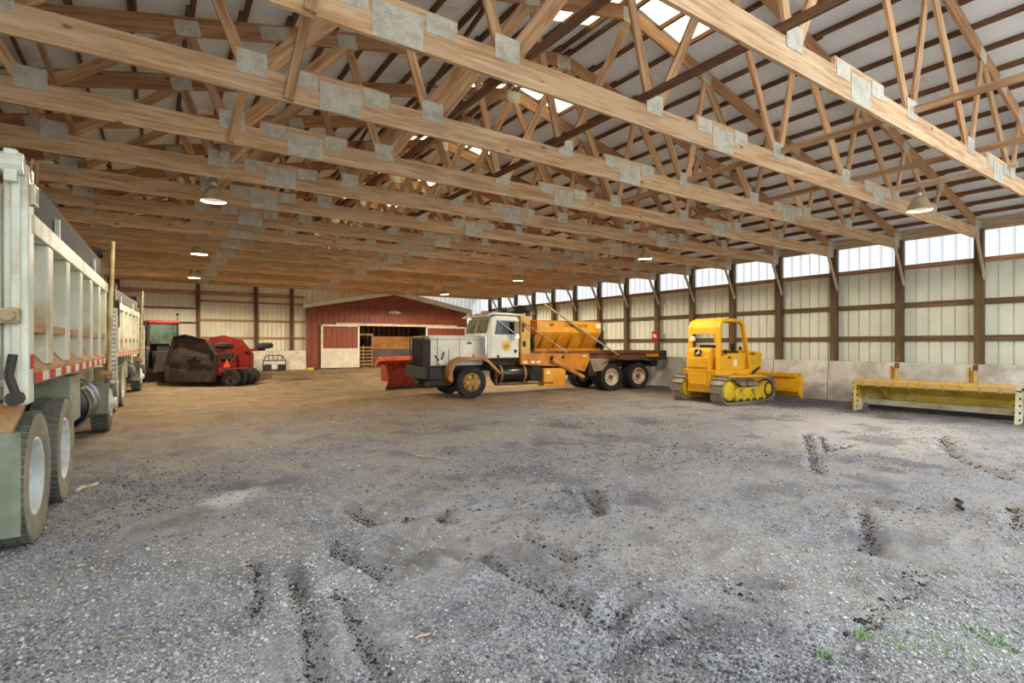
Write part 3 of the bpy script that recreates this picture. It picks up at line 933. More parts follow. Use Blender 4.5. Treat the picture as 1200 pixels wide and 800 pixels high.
# ------------------------------------------------------------------ dump trucks (x right, y forward, right face at x = 0, rear of body at y = 0)
def make_dump_truck():
    t = empty('dump_truck')
    R = .56
    for yy in (.36, 1.80):
        wheel(t, (-.15, yy, R), 0, R, .27, .33, 'rubber_dusty', 'rim_white', .14, 46, lug_m='tread_dark')
        wheel(t, (-.47, yy, R), 0, R, .27, .33, 'rubber_dusty', 'rim_white', .14, 46, lug_m='tread_dark')
        wheel(t, (-2.30, yy, R), PI, R, .27, .33, 'rubber_dusty', 'rim_white', .14, 46, lug_m='tread_dark')
        wheel(t, (-1.98, yy, R), PI, R, .27, .33, 'rubber_dusty', 'rim_white', .14, 46, lug_m='tread_dark')
        MB().cyl((-.6, yy, R), (-1.85, yy, R), .09, n=12).ball((-1.225, yy, R), .22).build('axle', 'black_iron', t, smooth=50)
    wheel(t, (-.20, 7.30, .54), 0, .54, .28, .31, 'rubber', 'rim_white', -.02, 34, lug_m='tread_dark')
    wheel(t, (-2.25, 7.30, .54), PI, .54, .28, .31, 'rubber', 'rim_white', -.02, 34, lug_m='tread_dark')
    for xx in (-.80, -1.60):
        MB().box(xx - .05, xx + .05, -.05, 8.6, .80, 1.08).build('frame_rail', 'black_iron', t)
    MB().box(-1.9, -.55, .1, 5.4, 1.08, 1.36).build('subframe', 'truck_green_grey', t)
    MB().box(-.70, -.10, 2.75, 3.55, .70, 1.30).build('battery_box', 'truck_green_grey', t, bevel=.02)
    # body
    b = MB().box(-2.37, -.10, .05, 5.9, 1.36, 1.44)
    b.build('body_floor', 'truck_white', t)
    for xs, nm in ((-.13, 1), (-2.34, -1)):
        s = MB().box(xs - .015, xs + .015, .0, 5.9, 1.44, 2.70).build('body_side', 'truck_white', t)
    MB().box(-2.35, -.12, 5.86, 5.92, 1.44, 3.2).build('body_front', 'truck_white', t)
    for sg in (0, 1):
        X_ = (lambda v: v) if sg == 0 else (lambda v: -2.47 - v)
        def bx(x0, x1, *a): return MB().box(min(X_(x0), X_(x1)), max(X_(x0), X_(x1)), *a)
        bx(-.14, 0, .0, 5.92, 1.37, 1.50).build('bottom_rail', 'dusty_rust', t, bevel=.008)
        MB().prism([(X_(-.12), 1.50), (X_(-.005), 1.50), (X_(-.12), 1.64)], 'y', .12, 5.9).build('dirt_ledge', 'dusty_rust', t)
        bx(-.14, .01, .0, 5.92, 2.60, 2.76).build('top_rail', 'truck_white', t, bevel=.008)
        sbd = bx(-.11, -.06, .12, 5.92, 2.76, 3.12).build('sideboard', 'sideboard', t)
        for k in range(6):
            yb = .75 + k * 1.0
            bx(-.12, .0, yb - .13, yb + .13, 1.52, 2.60).build('side_rib', 'truck_white', t, bevel=.012)
        for k in range(6):
            ya, yb = (.12 if k == 0 else .88 + (k - 1) * 1.0), .62 + k * 1.0
            bx(-.12, -.012, ya, yb, 1.80, 1.87).build('side_strip', 'dusty_rust', t)
        for yb in (.75, 3.75):
            bx(-.06, -.02, yb + .6, yb + .66, 2.70, 2.98).build('board_bracket', 'truck_white', t)
        for k in range(19):
            ya = .06 + k * .305
            bx(-.001, .006, ya, ya + .29, 1.385, 1.465).build('reflective_tape', 'red_tape' if k % 2 == 0 else 'white_tape', t)
        # rear corner post
        p = bx(-.15, .0, -.16, .05, 1.22, 3.12).build('corner_post', 'truck_white', t, bevel=.02)
        bx(-.10, -.045, -.19, -.155, 1.30, 3.08).build('post_ridge', 'truck_white', t, bevel=.01)
        MB().prism([(X_(-.28), 1.24), (X_(-.02), 1.24), (X_(-.16), .86), (X_(-.28), .86)], 'y', -.14, -.05).build('post_foot', 'dusty_rust', t)
        bx(.0, .012, -.10, -.04, 1.50, 1.62).build('side_marker', 'lens_red', t, bevel=.005)
        bx(.0, .03, -.10, .03, 2.82, 2.98).build('pocket_frame', 'truck_white', t)
        bx(.028, .032, -.085, .015, 2.835, 2.965).build('pocket_hole', 'black', t)
    # tailgate
    tg = MB().box(-2.32, -.15, -.12, -.06, 1.40, 2.95).build('tailgate', 'truck_white', t)
    for k in range(5):
        MB().box(-2.30 + k * .50, -2.16 + k * .50, -.19, -.12, 1.42, 2.93).build('gate_rib', 'truck_white', tg, bevel=.012)
    for z in (1.42, 2.88):
        MB().box(-2.30, -.17, -.20, -.12, z, z + .10).build('gate_rail', 'truck_white', tg, bevel=.01)
    for sx in (-.10, -2.37):
        MB().cyl((sx - .05, -.20, 3.10), (sx + .08, -.20, 3.10), .085, n=14).box(sx - .03, sx + .05, -.26, -.08, 2.95, 3.20).build('top_hinge', 'truck_white', tg, bevel=.01)
        MB().tube([(sx + .09, -.10, 3.06), (sx + .11, -.08, 3.18), (sx + .13, -.02, 3.14), (sx + .12, .02, 3.02)], .012).build('hinge_hook', 'dusty_rust', tg)
        MB().box(sx - .10, sx + .06, -.25, -.15, 1.86, 1.98).cyl((sx + .0, -.30, 1.92), (sx + .0, -.24, 1.92), .045, n=10).build('latch', 'arm_tube', tg, bevel=.008)
        MB().tube([(sx + .02, -.22, 1.62), (sx + .0, -.24, 1.46), (sx + .04, -.22, 1.30)], .03).cyl((sx + .03, -.26, 1.28), (sx + .03, -.12, 1.28), .055, n=12).build('lower_latch', 'black_iron', tg, smooth=40)
    for sx in (-.32, -2.14):
        MB().box(sx - .32, sx + .29, -.26, -.24, .22, 1.02).build('mud_flap', 'flap', t)
    MB().box(-2.05, -.42, -.24, -.10, 1.02, 1.16).build('flap_bar', 'black_iron', t)
    # tank, stack, tarp arm
    k = MB().cyl((-.40, 4.15, .80), (-.40, 5.45, .80), .34, n=28)
    k = k.build('fuel_tank', 'black_gloss', t, bevel=.03, smooth=40)
    for yy in (4.14, 4.75, 5.3):
        MB().lathe([(.335, -.03), (.36, -.03), (.36, .03), (.335, .03)], 'y', (-.40, yy, .80), 28, True).build('tank_strap', 'chrome', k, smooth=40)
    for sx in (.05, -2.52):
        MB().tube([(sx, 5.50, 1.12), (sx, 5.80, 2.2), (sx, 6.25, 3.55)], .036, 10).build('tarp_arm', 'arm_tube', t, smooth=50)
        MB().cyl((sx - .12, 5.55, 1.18), (sx + .05, 5.55, 1.18), .08, n=12).build('arm_pivot', 'dusty_rust', t, smooth=50)
    MB().cyl((-2.4, 5.80, 3.25), (-.05, 5.80, 3.25), .07, n=12).build('tarp_roll', 'black', t, smooth=50)
    MB().cyl((.03, 6.22, 1.0), (.03, 6.22, 2.35), .095, n=18).build('exhaust_shield', 'perforated', t, smooth=50)
    st = MB()
    for i in range(16):
        for j in range(5):
            a = -PI * .75 + j * .35
            q = Vector((.03 + math.cos(a) * .096, 6.22 + math.sin(a) * .096, 1.08 + i * .08))
            st.cyl(q, q + Vector((math.cos(a), math.sin(a), 0)) * .002, .013, n=6)
    tag(st.build('shield_holes', 'black', t), kind='stuff')
    MB().cyl((.03, 6.22, 2.35), (.03, 6.22, 2.9), .06, n=14).build('exhaust_stack', 'black_iron', t, smooth=50)
    # cab and hood
    MB().prism([(6.35, 1.0), (8.05, 1.0), (8.05, 1.95), (7.75, 2.75), (6.35, 2.75)], 'x', -2.22, -.25).build('cab', 'truck_white', t, bevel=.05)
    MB().prism([(6.75, 1.95), (7.85, 1.95), (7.62, 2.6), (6.75, 2.6)], 'x', -.252, -.235).build('side_window', 'glass_dark', t)
    MB().box(-2.05, -.42, 6.33, 6.352, 1.9, 2.55).build('rear_window', 'glass_dark', t)
    MB().prism([(8.0, .95), (9.15, .95), (9.20, 1.7), (8.0, 1.95)], 'x', -1.95, -.52).build('hood', 'truck_white', t, bevel=.05)
    MB().box(-1.85, -.62, 9.14, 9.24, 1.0, 1.68).build('grille', 'chrome', t)
    MB().box(-2.4, -.07, 9.20, 9.38, .50, .88).build('bumper', 'chrome', t, bevel=.03)
    for sx in (-.52, -2.45 + .0):
        arc = [(7.30 + .66 * math.cos(a), .54 + .66 * math.sin(a)) for a in np.linspace(PI * .95, .05, 10)]
        MB().shell(arc, 'x', sx + (.02 if sx > -1 else 0), sx + .46, .025).build('front_fender', 'truck_green_grey', t, smooth=40)
    MB().box(-.44, -.04, 6.55, 6.60, .42, 1.28).build('fender_flap', 'flap', t)
    # mirror and beacon
    MB().box(-.12, .10, 6.95, 7.07, 2.02, 2.55).build('mirror', 'black', t, bevel=.03)
    MB().box(-.10, .08, 6.942, 6.952, 2.05, 2.25).build('mirror_glass', 'mirror_white', t)
    MB().tube([(-.25, 7.3, 2.5), (-.02, 7.05, 2.6), (-.02, 7.02, 1.9), (-.25, 7.3, 1.85)], .016).build('mirror_bracket', 'chrome', t)
    MB().lathe([(.001, .17), (.06, .16), (.09, .10), (.095, 0), (.001, 0)], 'z', (-.06, 6.95, 2.68), 16).cyl((-.06, 6.95, 2.5), (-.06, 6.95, 2.69), .02, n=8).build('beacon', 'lens_amber', t, smooth=50)
    return t
d1 = make_dump_truck()
d1.location = (-.82, 5.75, 0); d1.rotation_euler.z = -math.radians(1.3)
tag(d1, 'nearest pale dump truck at the left edge, tailgate and tandem tyres toward the camera', 'truck', 'dump trucks parked along the left wall')
d2 = copy_tree(d1)
d2.location = (-.80, 16.25, 0); d2.rotation_euler.z = -math.radians(3.6)
tag(d2, 'second dump truck, parked in line ahead of the nearest one, beside the tractor', 'truck', 'dump trucks parked along the left wall')

# ------------------------------------------------------------------ white truck with spreader (x back from the bumper, y away from the camera)
wt = empty('spreader_truck', (6.75, 14.58, 0), -math.radians(5), 'white hooded truck with rusty tan fenders carrying a yellow spreader on its bed', 'truck')
WY = .17
wheel(wt, (1.53, WY, .50), -PI / 2, .50, .28, .29, 'rubber_dark', 'rim_ochre', .02, 30, spoke=6)
wheel(wt, (1.53, 2.0, .50), PI / 2, .50, .28, .29, 'rubber_dark', 'rim_ochre', .02, 30, spoke=6)
for xx in (7.16, 8.46):
    for yy, r_ in ((.15, -1), (.46, -1), (1.73, 1), (2.04, 1)):
        wheel(wt, (xx, yy, .50), r_ * PI / 2, .50, .26, .31, 'rubber_dark', 'rim_cream', .13, 30, hub_m='frame_rust')
    MB().cyl((xx, .5, .5), (xx, 1.7, .5), .09, n=12).ball((xx, 1.1, .5), .2).build('axle', 'black_iron', wt, smooth=50)
for yy in (.70, 1.40):
    MB().box(.3, 10.0, yy - .05, yy + .05, .82, 1.06).build('frame_rail', 'black_iron', wt)
MB().box(.0, .14, .05, 2.0, .64, 1.0).box(.1, .52, .0, .08, .64, 1.0).box(.1, .52, 1.97, 2.05, .64, 1.0).build('bumper', 'black', wt, bevel=.015)
MB().box(.2, .7, .3, .7, .40, .66).box(.2, .7, 1.3, 1.7, .40, .66).build('tow_hook', 'black_iron', wt, bevel=.02)
g = MB()
for k in range(9):
    yy = .52 + k * .125
    g.box(.10, .16, yy, yy + .05, 1.0, 1.84)
gs = MB().prism([(.45, .98), (1.62, .98), (1.62, 1.84), (1.5, 1.95), (.57, 1.95), (.45, 1.84)], 'x', .14, .30).build('radiator_shell', 'grey_hood', wt, bevel=.03)
MB().prism([(.50, 1.86), (1.57, 1.86), (1.47, 1.965), (.60, 1.965)], 'x', .09, .20).build('radiator_cap_band', 'chrome', wt, bevel=.02)
MB().box(.095, .30, .435, .455, 1.0, 1.84).build('shell_side', 'black_iron', wt)
MB().box(.12, .142, .52, 1.55, 1.0, 1.85).build('radiator_core', 'black', gs)
for k in range(9):
    yy = .52 + k * .125
    MB().box(.085, .13, yy, yy + .045, 1.0, 1.86).build('grille_bar', 'black_gloss', gs)
MB().tube([(.06, .40, 1.0), (.04, .40, 1.9), (.04, 1.64, 1.9), (.06, 1.64, 1.0)], .02).tube([(.04, .40, 1.45), (.04, .48, 1.45)], .02).build('brush_guard', 'black', wt, smooth=50)
MB().prism([(.46, 1.02), (1.60, 1.02), (1.60, 1.88), (1.50, 1.98), (.56, 1.98), (.46, 1.88)], 'x', .30, 2.12).build('hood', 'wt_white', wt, bevel=.03, smooth=35)
MB().box(.52, .545, .452, .46, 1.05, 1.9).box(1.28, 1.295, .452, .46, 1.05, 1.9).box(.3, 2.1, .452, .46, 1.84, 1.855).build('hood_seam', 'grey_hood', wt)
MB().lathe([(.001, .0), (.085, .0), (.085, .012), (.001, .012)], 'y', (0, 0, 0), 24).build('hood_emblem', 'black_gloss', wt, M=Matrix.Translation((1.62, .44, 1.74)) @ Matrix.Diagonal((1.35, 1, .55, 1)))
MB().lathe([(.07, -.004), (.08, -.004), (.08, .002), (.07, .002)], 'y', (0, 0, 0), 24, True).build('emblem_ring', 'chrome', wt, M=Matrix.Translation((1.62, .44, 1.74)) @ Matrix.Diagonal((1.35, 1, .55, 1)))
# flared front fenders
for ya, yb in ((.02, .50), (1.60, 2.10)):
    line = [(.74, .62), (.80, .92), (.98, 1.18), (1.18, 1.27), (1.95, 1.27), (2.10, 1.20), (2.56, .76)]
    f_ = MB().shell(line, 'y', ya, yb, .03).build('front_fender', 'wt_fender', wt, smooth=30)
    yy = ya if ya < 1 else yb - .02
    MB().prism([(.74, .60), (.80, .90), (.98, 1.16), (1.18, 1.26), (1.95, 1.26), (2.10, 1.18), (2.52, .78), (2.50, .74), (2.08, 1.12), (1.92, 1.20), (1.2, 1.20), (1.02, 1.11), (.88, .88), (.86, .50)],
               'y', yy, yy + .02).build('fender_lip', 'wt_fender', f_)
MB().cyl((1.62, .12, 1.27), (1.62, .12, 1.38), .035, n=10).build('fender_marker', 'lens_amber', wt, smooth=50)
MB().beam((.75, .06, .7), (.75, .06, 1.55), .015, .015).build('fender_rod', 'rust', wt)
MB().ball((.62, .42, 1.12), .10, (1, .8, 1)).build('head_lamp', 'wt_white', wt, smooth=50)
MB().tube([(.45, .46, 1.35), (.62, .40, 1.10), (.74, .42, 1.45)], .022).build('lamp_bracket', 'black_iron', wt)
# cab
cab = MB()
prof = [(2.10, 1.24), (3.28, 1.24), (3.28, 2.54), (3.20, 2.62), (2.42, 2.64), (2.26, 2.58), (2.12, 2.02)]
cab.prism(prof, 'y', .10, 1.96)
cab = cab.build('cab', 'wt_white', wt, bevel=.05, smooth=35)
MB().prism([(2.12, 2.06), (2.155, 2.06), (2.275, 2.52), (2.24, 2.54)], 'y', .22, 1.84).build('windshield', 'glass_windshield', wt)
MB().beam((2.10, 1.03, 2.05), (2.23, 1.03, 2.55), .025, .02).build('windshield_post', 'wt_white', wt)
for a, b in (((2.08, .55, 2.06), (2.15, .85, 2.30)), ((2.08, 1.45, 2.06), (2.15, 1.2, 2.30))):
    MB().beam(a, b, .015, .015).build('wiper', 'black', wt)
MB().prism([(2.08, 2.58), (2.30, 2.66), (3.30, 2.64), (3.32, 2.70), (2.3, 2.74), (2.02, 2.62)], 'y', .06, 2.0).build('cab_roof', 'wt_white', wt, bevel=.02)
for yy in (.2, .55, 1.03, 1.5, 1.85):
    MB().ball((2.16, yy, 2.70), .045, (1, 1.3, .8), 8).build('roof_marker', 'lens_amber', wt, smooth=50)
MB().box(2.5, 3.2, .9, 1.5, 2.73, 2.78).build('roof_rack', 'arm_tube', wt)
dr = MB().box(2.24, 3.22, .085, .10, 1.27, 2.56).build('door', 'wt_white', wt, bevel=.004)
MB().prism([(2.36, 2.02), (3.14, 2.02), (3.14, 2.47), (2.44, 2.47)], 'y', .068, .086).build('door_window', 'glass_dark', dr)
MB().prism([(2.62, 2.04), (2.86, 2.04), (2.86, 2.40), (2.62, 2.40)], 'y', .064, .069).build('window_light', 'glass_green', dr)
MB().lathe([(.001, -.004), (.17, -.004), (.17, .004), (.001, .004)], 'y', (2.78, .078, 1.64), 32).build('door_badge', 'sign_yellow', dr)
MB().lathe([(.145, -.004), (.155, -.004), (.155, .0), (.145, .0)], 'y', (2.78, .074, 1.64), 32, True).build('badge_ring', 'logo_white', dr)
MB().prism([(2.66, 1.60), (2.72, 1.68), (2.82, 1.70), (2.90, 1.62), (2.84, 1.58), (2.72, 1.56)], 'y', .070, .074).build('badge_mark', 'rim_ochre', dr)
MB().box(3.08, 3.16, .06, .085, 1.42, 1.52).build('door_handle', 'black', dr)
MB().box(2.98, 3.14, -.12, -.06, 2.05, 2.44).build('mirror', 'grey_hood', wt, bevel=.02)
MB().lathe([(.001, -.02), (.08, -.02), (.09, .02), (.001, .03)], 'y', (3.08, -.10, 1.95), 18).build('round_mirror', 'chrome', wt, smooth=40)
MB().tube([(2.45, .08, 2.50), (3.05, -.10, 2.02)], .014).tube([(2.9, .08, 2.45), (3.05, -.09, 2.42)], .014).build('mirror_arm', 'mirror_white', wt)
MB().cyl((2.14, .30, 1.36), (2.14, .30, 1.95), .11, n=18).build('air_cleaner', 'chrome', wt, smooth=45)
MB().tube([(2.30, .20, 1.62), (2.36, .16, 1.40), (2.52, .12, 1.28)], .06).build('intake_hose', 'black', wt, smooth=45)
MB().box(2.15, 3.25, .25, 1.85, .95, 1.26).build('cab_base', 'dark_under', wt)
# fuel tank and step
ft = MB().cyl((2.46, .36, .72), (3.72, .36, .72), .31, n=28).build('fuel_tank', 'black_gloss', wt, bevel=.02, smooth=40)
for xx in (2.62, 3.50):
    MB().lathe([(.31, -.03), (.325, -.03), (.325, .03), (.31, .03)], 'x', (xx, .36, .72), 28, True).build('tank_strap', 'dusty_rust', ft, smooth=40)
MB().box(2.4, 4.6, .02, .20, .36, .41).box(2.4, 2.46, .1, .2, .4, .95).build('step', 'rust', wt)
# headboard, bed rails
MB().box(3.34, 3.70, .08, .30, 1.38, 2.64).build('headboard', 'headboard_yellow', wt, bevel=.015)
MB().box(3.60, 3.68, .30, 1.95, 1.38, 2.55).build('headboard_screen', 'sander_dark', wt, bevel=.01)
MB().box(3.40, 3.52, .06, .085, 1.62, 1.80).box(3.38, 3.44, .06, .085, 2.1, 2.4).build('headboard_lamp', 'black', wt, bevel=.01)
MB().box(3.42, 3.50, .055, .075, 2.28, 2.36).build('tail_lens', 'lens_red', wt)
MB().prism([(3.32, 1.38), (6.15, 1.38), (6.15, 1.10), (5.95, .72), (5.0, .92), (3.32, 1.02)], 'y', .06, .22).build('bed_side', 'sander_dark', wt, bevel=.012)
MB().prism([(3.32, 1.38), (6.15, 1.38), (6.15, 1.10), (5.95, .72), (5.0, .92), (3.32, 1.02)], 'y', 1.80, 1.96).build('bed_side', 'sander_dark', wt, bevel=.012)
for xx in (3.40, 3.70, 3.92):
    MB().box(xx, xx + .16, .045, .062, 1.06, 1.14).build('side_reflector', 'logo_white', wt)
MB().box(5.85, 6.02, .045, .062, 1.26, 1.30).build('side_reflector', 'logo_white', wt)
MB().box(3.3, 9.9, .12, .28, 1.36, 1.46).box(3.3, 9.9, 1.74, 1.9, 1.36, 1.46).box(6.0, 9.9, .20, 1.82, 1.16, 1.36).build('bed_frame', 'frame_rust', wt, bevel=.01)
MB().box(9.70, 9.98, .10, 1.92, 1.10, 1.46).build('rear_roller', 'black_iron', wt, bevel=.03)
MB().box(8.9, 9.5, .08, .12, 1.22, 1.34).build('rear_panel', 'sander_dark', wt)
MB().box(4.20, 5.10, .02, .42, .27, .88).build('tool_box', 'sander_yellow', wt, bevel=.02)
MB().box(4.30, 4.45, .012, .02, .68, .80).build('box_sticker', 'logo_white', wt)
MB().cyl((4.64, .02, 1.10), (5.86, .02, .54), .075, n=16).cyl((4.50, .02, 1.17), (4.70, .02, 1.07), .10, n=14).build('lift_ram', 'wt_fender', wt, smooth=45)
MB().ball((4.55, .05, 1.2), .09).ball((5.0, .05, 1.25), .05).build('ram_pivot', 'black', wt, smooth=45)
MB().box(3.75, 4.18, .12, .6, .45, 1.05).build('pump', 'dark_under', wt, bevel=.03)
MB().box(5.2, 6.1, .4, 1.6, .6, 1.1).build('valve_gear', 'dark_under', wt, bevel=.03)
MB().box(6.12, 6.5, .05, .3, .55, 1.05).build('hose_reel', 'dark_under', wt, bevel=.03)
MB().prism([(6.15, 1.14), (7.05, 1.14), (6.8, .75), (6.35, .72)], 'y', .04, .10).build('wheel_apron', 'grey_hood', wt)
MB().shell([(6.72, .98), (6.90, 1.08), (7.3, 1.13), (8.6, 1.13), (9.0, 1.06), (9.18, .9)], 'y', .0, .6, .02).build('rear_fender', 'black_iron', wt)
MB().shell([(6.72, .98), (6.90, 1.08), (7.3, 1.13), (8.6, 1.13), (9.0, 1.06), (9.18, .9)], 'y', 1.55, 2.15, .02).build('rear_fender', 'black_iron', wt)
# spreader hopper: a thing of its own that rides on the bed
sp = empty('salt_spreader', (6.75, 14.58, 0), -math.radians(5), 'yellow hopper salt spreader with slanted side ribs on the white truck bed', 'spreader')
H0, H1 = 3.95, 6.66
MB().shell([(.12, 2.50), (.06, 2.47), (.06, 2.12), (.12, 2.04), (.62, 1.47)], 'x', H0, H1, .03).build('hopper_side', 'sander_yellow', sp)
MB().shell([(1.86, 2.50), (1.92, 2.47), (1.92, 2.12), (1.86, 2.04), (1.36, 1.47)], 'x', H0, H1, .03).build('hopper_side', 'sander_yellow', sp)
for xx in (H0, H1 - .03):
    MB().prism([(.07, 2.48), (.07, 2.12), (.63, 1.47), (1.35, 1.47), (1.91, 2.12), (1.91, 2.48)], 'x', xx, xx + .03).build('hopper_end', 'sander_dark', sp)
for k in range(5):
    xx = 4.25 + k * .58
    MB().prism([(.10, 2.06), (.0 + .08, 2.04), (.40, 1.48), (.62, 1.47)], 'x', xx, xx + .035).build('hopper_rib', 'sander_dark', sp)
MB().box(H0, H1 + .1, .22, .30, 1.46, 1.56).box(H0, H1 + .1, 1.68, 1.76, 1.46, 1.56).build('hopper_sill', 'sander_dark', sp)
MB().box(H0 + .1, H1 - .1, .65, 1.35, 1.46, 1.55).build('hopper_floor', 'dark_under', sp)
MB().box(H0, H1, .35, 1.65, 2.50, 2.53).build('top_screen', 'sander_dark', sp)
MB().box(3.72, 3.95, .25, .95, 1.50, 2.02).cyl((3.80, .22, 1.72), (3.9, .20, 1.72), .16, n=16).build('engine', 'black', sp, bevel=.03)
MB().box(6.84, 7.0, .3, 1.7, 1.5, 2.2).cyl((6.9, .28, 1.7), (6.9, .18, 1.7), .12, n=14).build('drive_gear', 'black_iron', sp, bevel=.02)
Mt = lambda x_, z_: basis((1, 0, 0), (0, 0, 1), (0, -1, 0), (x_, .042, z_))
MB().box(4.05, 4.42, .038, .046, 2.25, 2.42).build('number_panel', 'headboard_yellow', sp)
text('number', '580', .15, Mt(4.52, 2.36), 'logo_black', sp)
text('lettering', 'DOWNEASTER', .15, Mt(5.55, 2.34), 'logo_black', sp)
MB().box(6.42, 6.64, .038, .046, 2.27, 2.42).build('sticker', 'logo_white', sp)
# tarp gear
MB().tube([(4.15, -.04, 3.06), (7.42, -.06, 1.28)], .035, 10).build('tarp_arm', 'arm_tube', wt, smooth=50)
MB().tube([(3.36, -.02, 2.44), (5.10, -.04, 1.42)], .026, 10).build('tarp_arm', 'arm_tube', wt, smooth=50)
MB().ball((7.42, -.03, 1.28), .07).build('arm_pivot', 'black', wt, smooth=45)
hs = MB()
ring = []
for k, (yy, r_, zc_) in enumerate([(-.02, .12, 2.90), (.4, .15, 2.90), (1.1, .15, 2.88), (1.7, .13, 2.86), (2.3, .08, 2.84), (2.7, .01, 2.82)]):
    ring.append((yy, r_, zc_))
pts, fs = [], []
for yy, r_, zc_ in ring:
    for i in range(16):
        a = 2 * PI * i / 16
        pts.append((3.62 + 1.3 * r_ * math.cos(a), yy, zc_ + r_ * math.sin(a)))
for j in range(len(ring) - 1):
    for i in range(16):
        fs.append((j * 16 + i, j * 16 + (i + 1) % 16, (j + 1) * 16 + (i + 1) % 16, (j + 1) * 16 + i))
fs += [tuple(range(16)), tuple(range((len(ring) - 1) * 16, len(ring) * 16))]
hs._add(pts, fs)
th = hs.build('tarp_housing', 'black_iron', wt, smooth=45)
text('script', 'Cullen', .19, basis((0, -1, 0), (.1, 0, 1), (-1, 0, .1), (3.62 - .20, .95, 2.90)), 'logo_white', th)
MB().box(3.55, 3.72, .1, .16, 2.6, 2.82).box(3.55, 3.72, 1.8, 1.86, 2.5, 2.82).build('housing_bracket', 'black', wt)

# ------------------------------------------------------------------ bulldozer (x forward, y left)
dz = empty('bulldozer', (13.05, 9.72, 0), 0, 'small yellow bulldozer with canopy, parked facing the right-hand wall', 'bulldozer')
def track(yc, wd):
    path = []
    r1, r2, L1 = .36, .33, 1.98
    for a in np.linspace(PI / 2, 3 * PI / 2, 10): path.append((.36 + r1 * math.cos(a), .37 + r1 * math.sin(a)))
    for a in np.linspace(-PI / 2, PI / 2, 10): path.append((.36 + L1 + r2 * math.cos(a), .35 + r2 * math.sin(a)))
    P = [Vector(p) for p in path]
    tk = MB().shell([tuple(p) for p in P] + [tuple(P[0])], 'y', yc - wd / 2 + .05, yc + wd / 2 - .05, .05).build('track', 'track_steel', dz)
    # pads along the loop
    ln = [0]
    Q = P + [P[0]]
    for a, b in zip(Q[:-1], Q[1:]): ln.append(ln[-1] + (b - a).length)
    n = 34
    pads = []
    for k in range(n):
        s_ = ln[-1] * k / n
        j = max(i for i in range(len(ln)) if ln[i] <= s_ + 1e-9); j = min(j, len(Q) - 2)
        t_ = (s_ - ln[j]) / max(1e-6, ln[j + 1] - ln[j])
        p = Q[j].lerp(Q[j + 1], t_); d = (Q[j + 1] - Q[j]).normalized(); nn = Vector((d.y, -d.x))
        cen = Vector((1.35, .36))
        if (p + nn - cen).length < (p - nn - cen).length: nn = -nn
        p = p + nn * .03
        pads.append((p, d, nn))
    if 'pad' not in WM:
        mb = MB().box(-.066, .066, -wd / 2, wd / 2, -.012, .012).box(.045, .066, -wd / 2, wd / 2, .012, .05)
        WM['pad'] = mb.mesh('track_pad', 'track_steel')
    for p, d, nn in pads:
        link('track_pad', WM['pad'], tk, basis((d.x, 0, d.y), (0, 1, 0) if d.x * nn.y - d.y * nn.x > 0 else (0, -1, 0), (nn.x, 0, nn.y), (p.x, yc, p.y)))
    sg = -1 if yc < 0 else 1
    MB().cyl((.36, yc - wd * .42, .37), (.36, yc + wd * .42, .37), .27, n=28).build('drive_wheel', 'dozer_roller', tk, bevel=.02, smooth=40)
    MB().cyl((2.34, yc - wd * .40, .35), (2.34, yc + wd * .40, .35), .25, n=28).cyl((2.34, yc - wd * .46, .35), (2.34, yc + wd * .46, .35), .11, n=16).build('idler_wheel', 'dozer_roller', tk, bevel=.02, smooth=40)
    MB().lathe([(.17, -.01), (.235, -.01), (.235, .012), (.17, .012)], 'y', (2.34, yc - sg * -wd * .41, .35), 28, True).build('idler_groove', 'black_iron', tk)
    MB().prism([(.68, .12), (2.25, .12), (2.3, .30), (2.0, .44), (.80, .44), (.68, .36)], 'y', yc - wd * .36, yc + wd * .36).build('roller_frame', 'dozer_roller', tk, bevel=.015)
    for k in range(5):
        MB().cyl((.75 + k * .34, yc - wd * .40, .15), (.75 + k * .34, yc + wd * .40, .15), .09, n=14).build('roller', 'dozer_roller', tk, smooth=40)
track(-.66, .40); track(.70, .40)
MB().prism([(.18, .30), (2.3, .30), (2.3, .75), (1.6, .80), (.25, .80)], 'y', -.42, .46).build('hull', 'dozer_yellow', dz, bevel=.02)
MB().prism([(.16, .42), (.42, .42), (.42, .98), (.10, .98)], 'y', -.34, .42).build('rear_case', 'dozer_yellow', dz, bevel=.03)
MB().box(.10, .16, -.22, .30, .52, .86).build('rear_cover', 'dozer_yellow', dz, bevel=.015)
MB().prism([(.14, .96), (1.9, .96), (1.9, .80), (.18, .80)], 'y', -.54, .58).build('deck', 'dozer_yellow', dz, bevel=.02)
for s_ in (-1, 1):
    MB().prism([(.35, .80), (1.75, .80), (2.2, .74), (2.2, .72), (.35, .76)], 'y', s_ * .84 + .02 - .06, s_ * .46 + .02).build('track_guard', 'dozer_yellow', dz, bevel=.006)
MB().prism([(.12, .96), (.62, .96), (.62, 1.58), (.30, 1.60), (.16, 1.50)], 'y', -.30, .46).build('fuel_tank', 'dozer_yellow', dz, bevel=.04)
MB().box(.085, .125, -.26, .42, 1.02, 1.30).build('tank_panel', 'dozer_yellow', dz, bevel=.015)
lg = MB().box(.13, .16, -.05, .17, 1.36, 1.55).build('maker_plate', 'logo_black', dz)
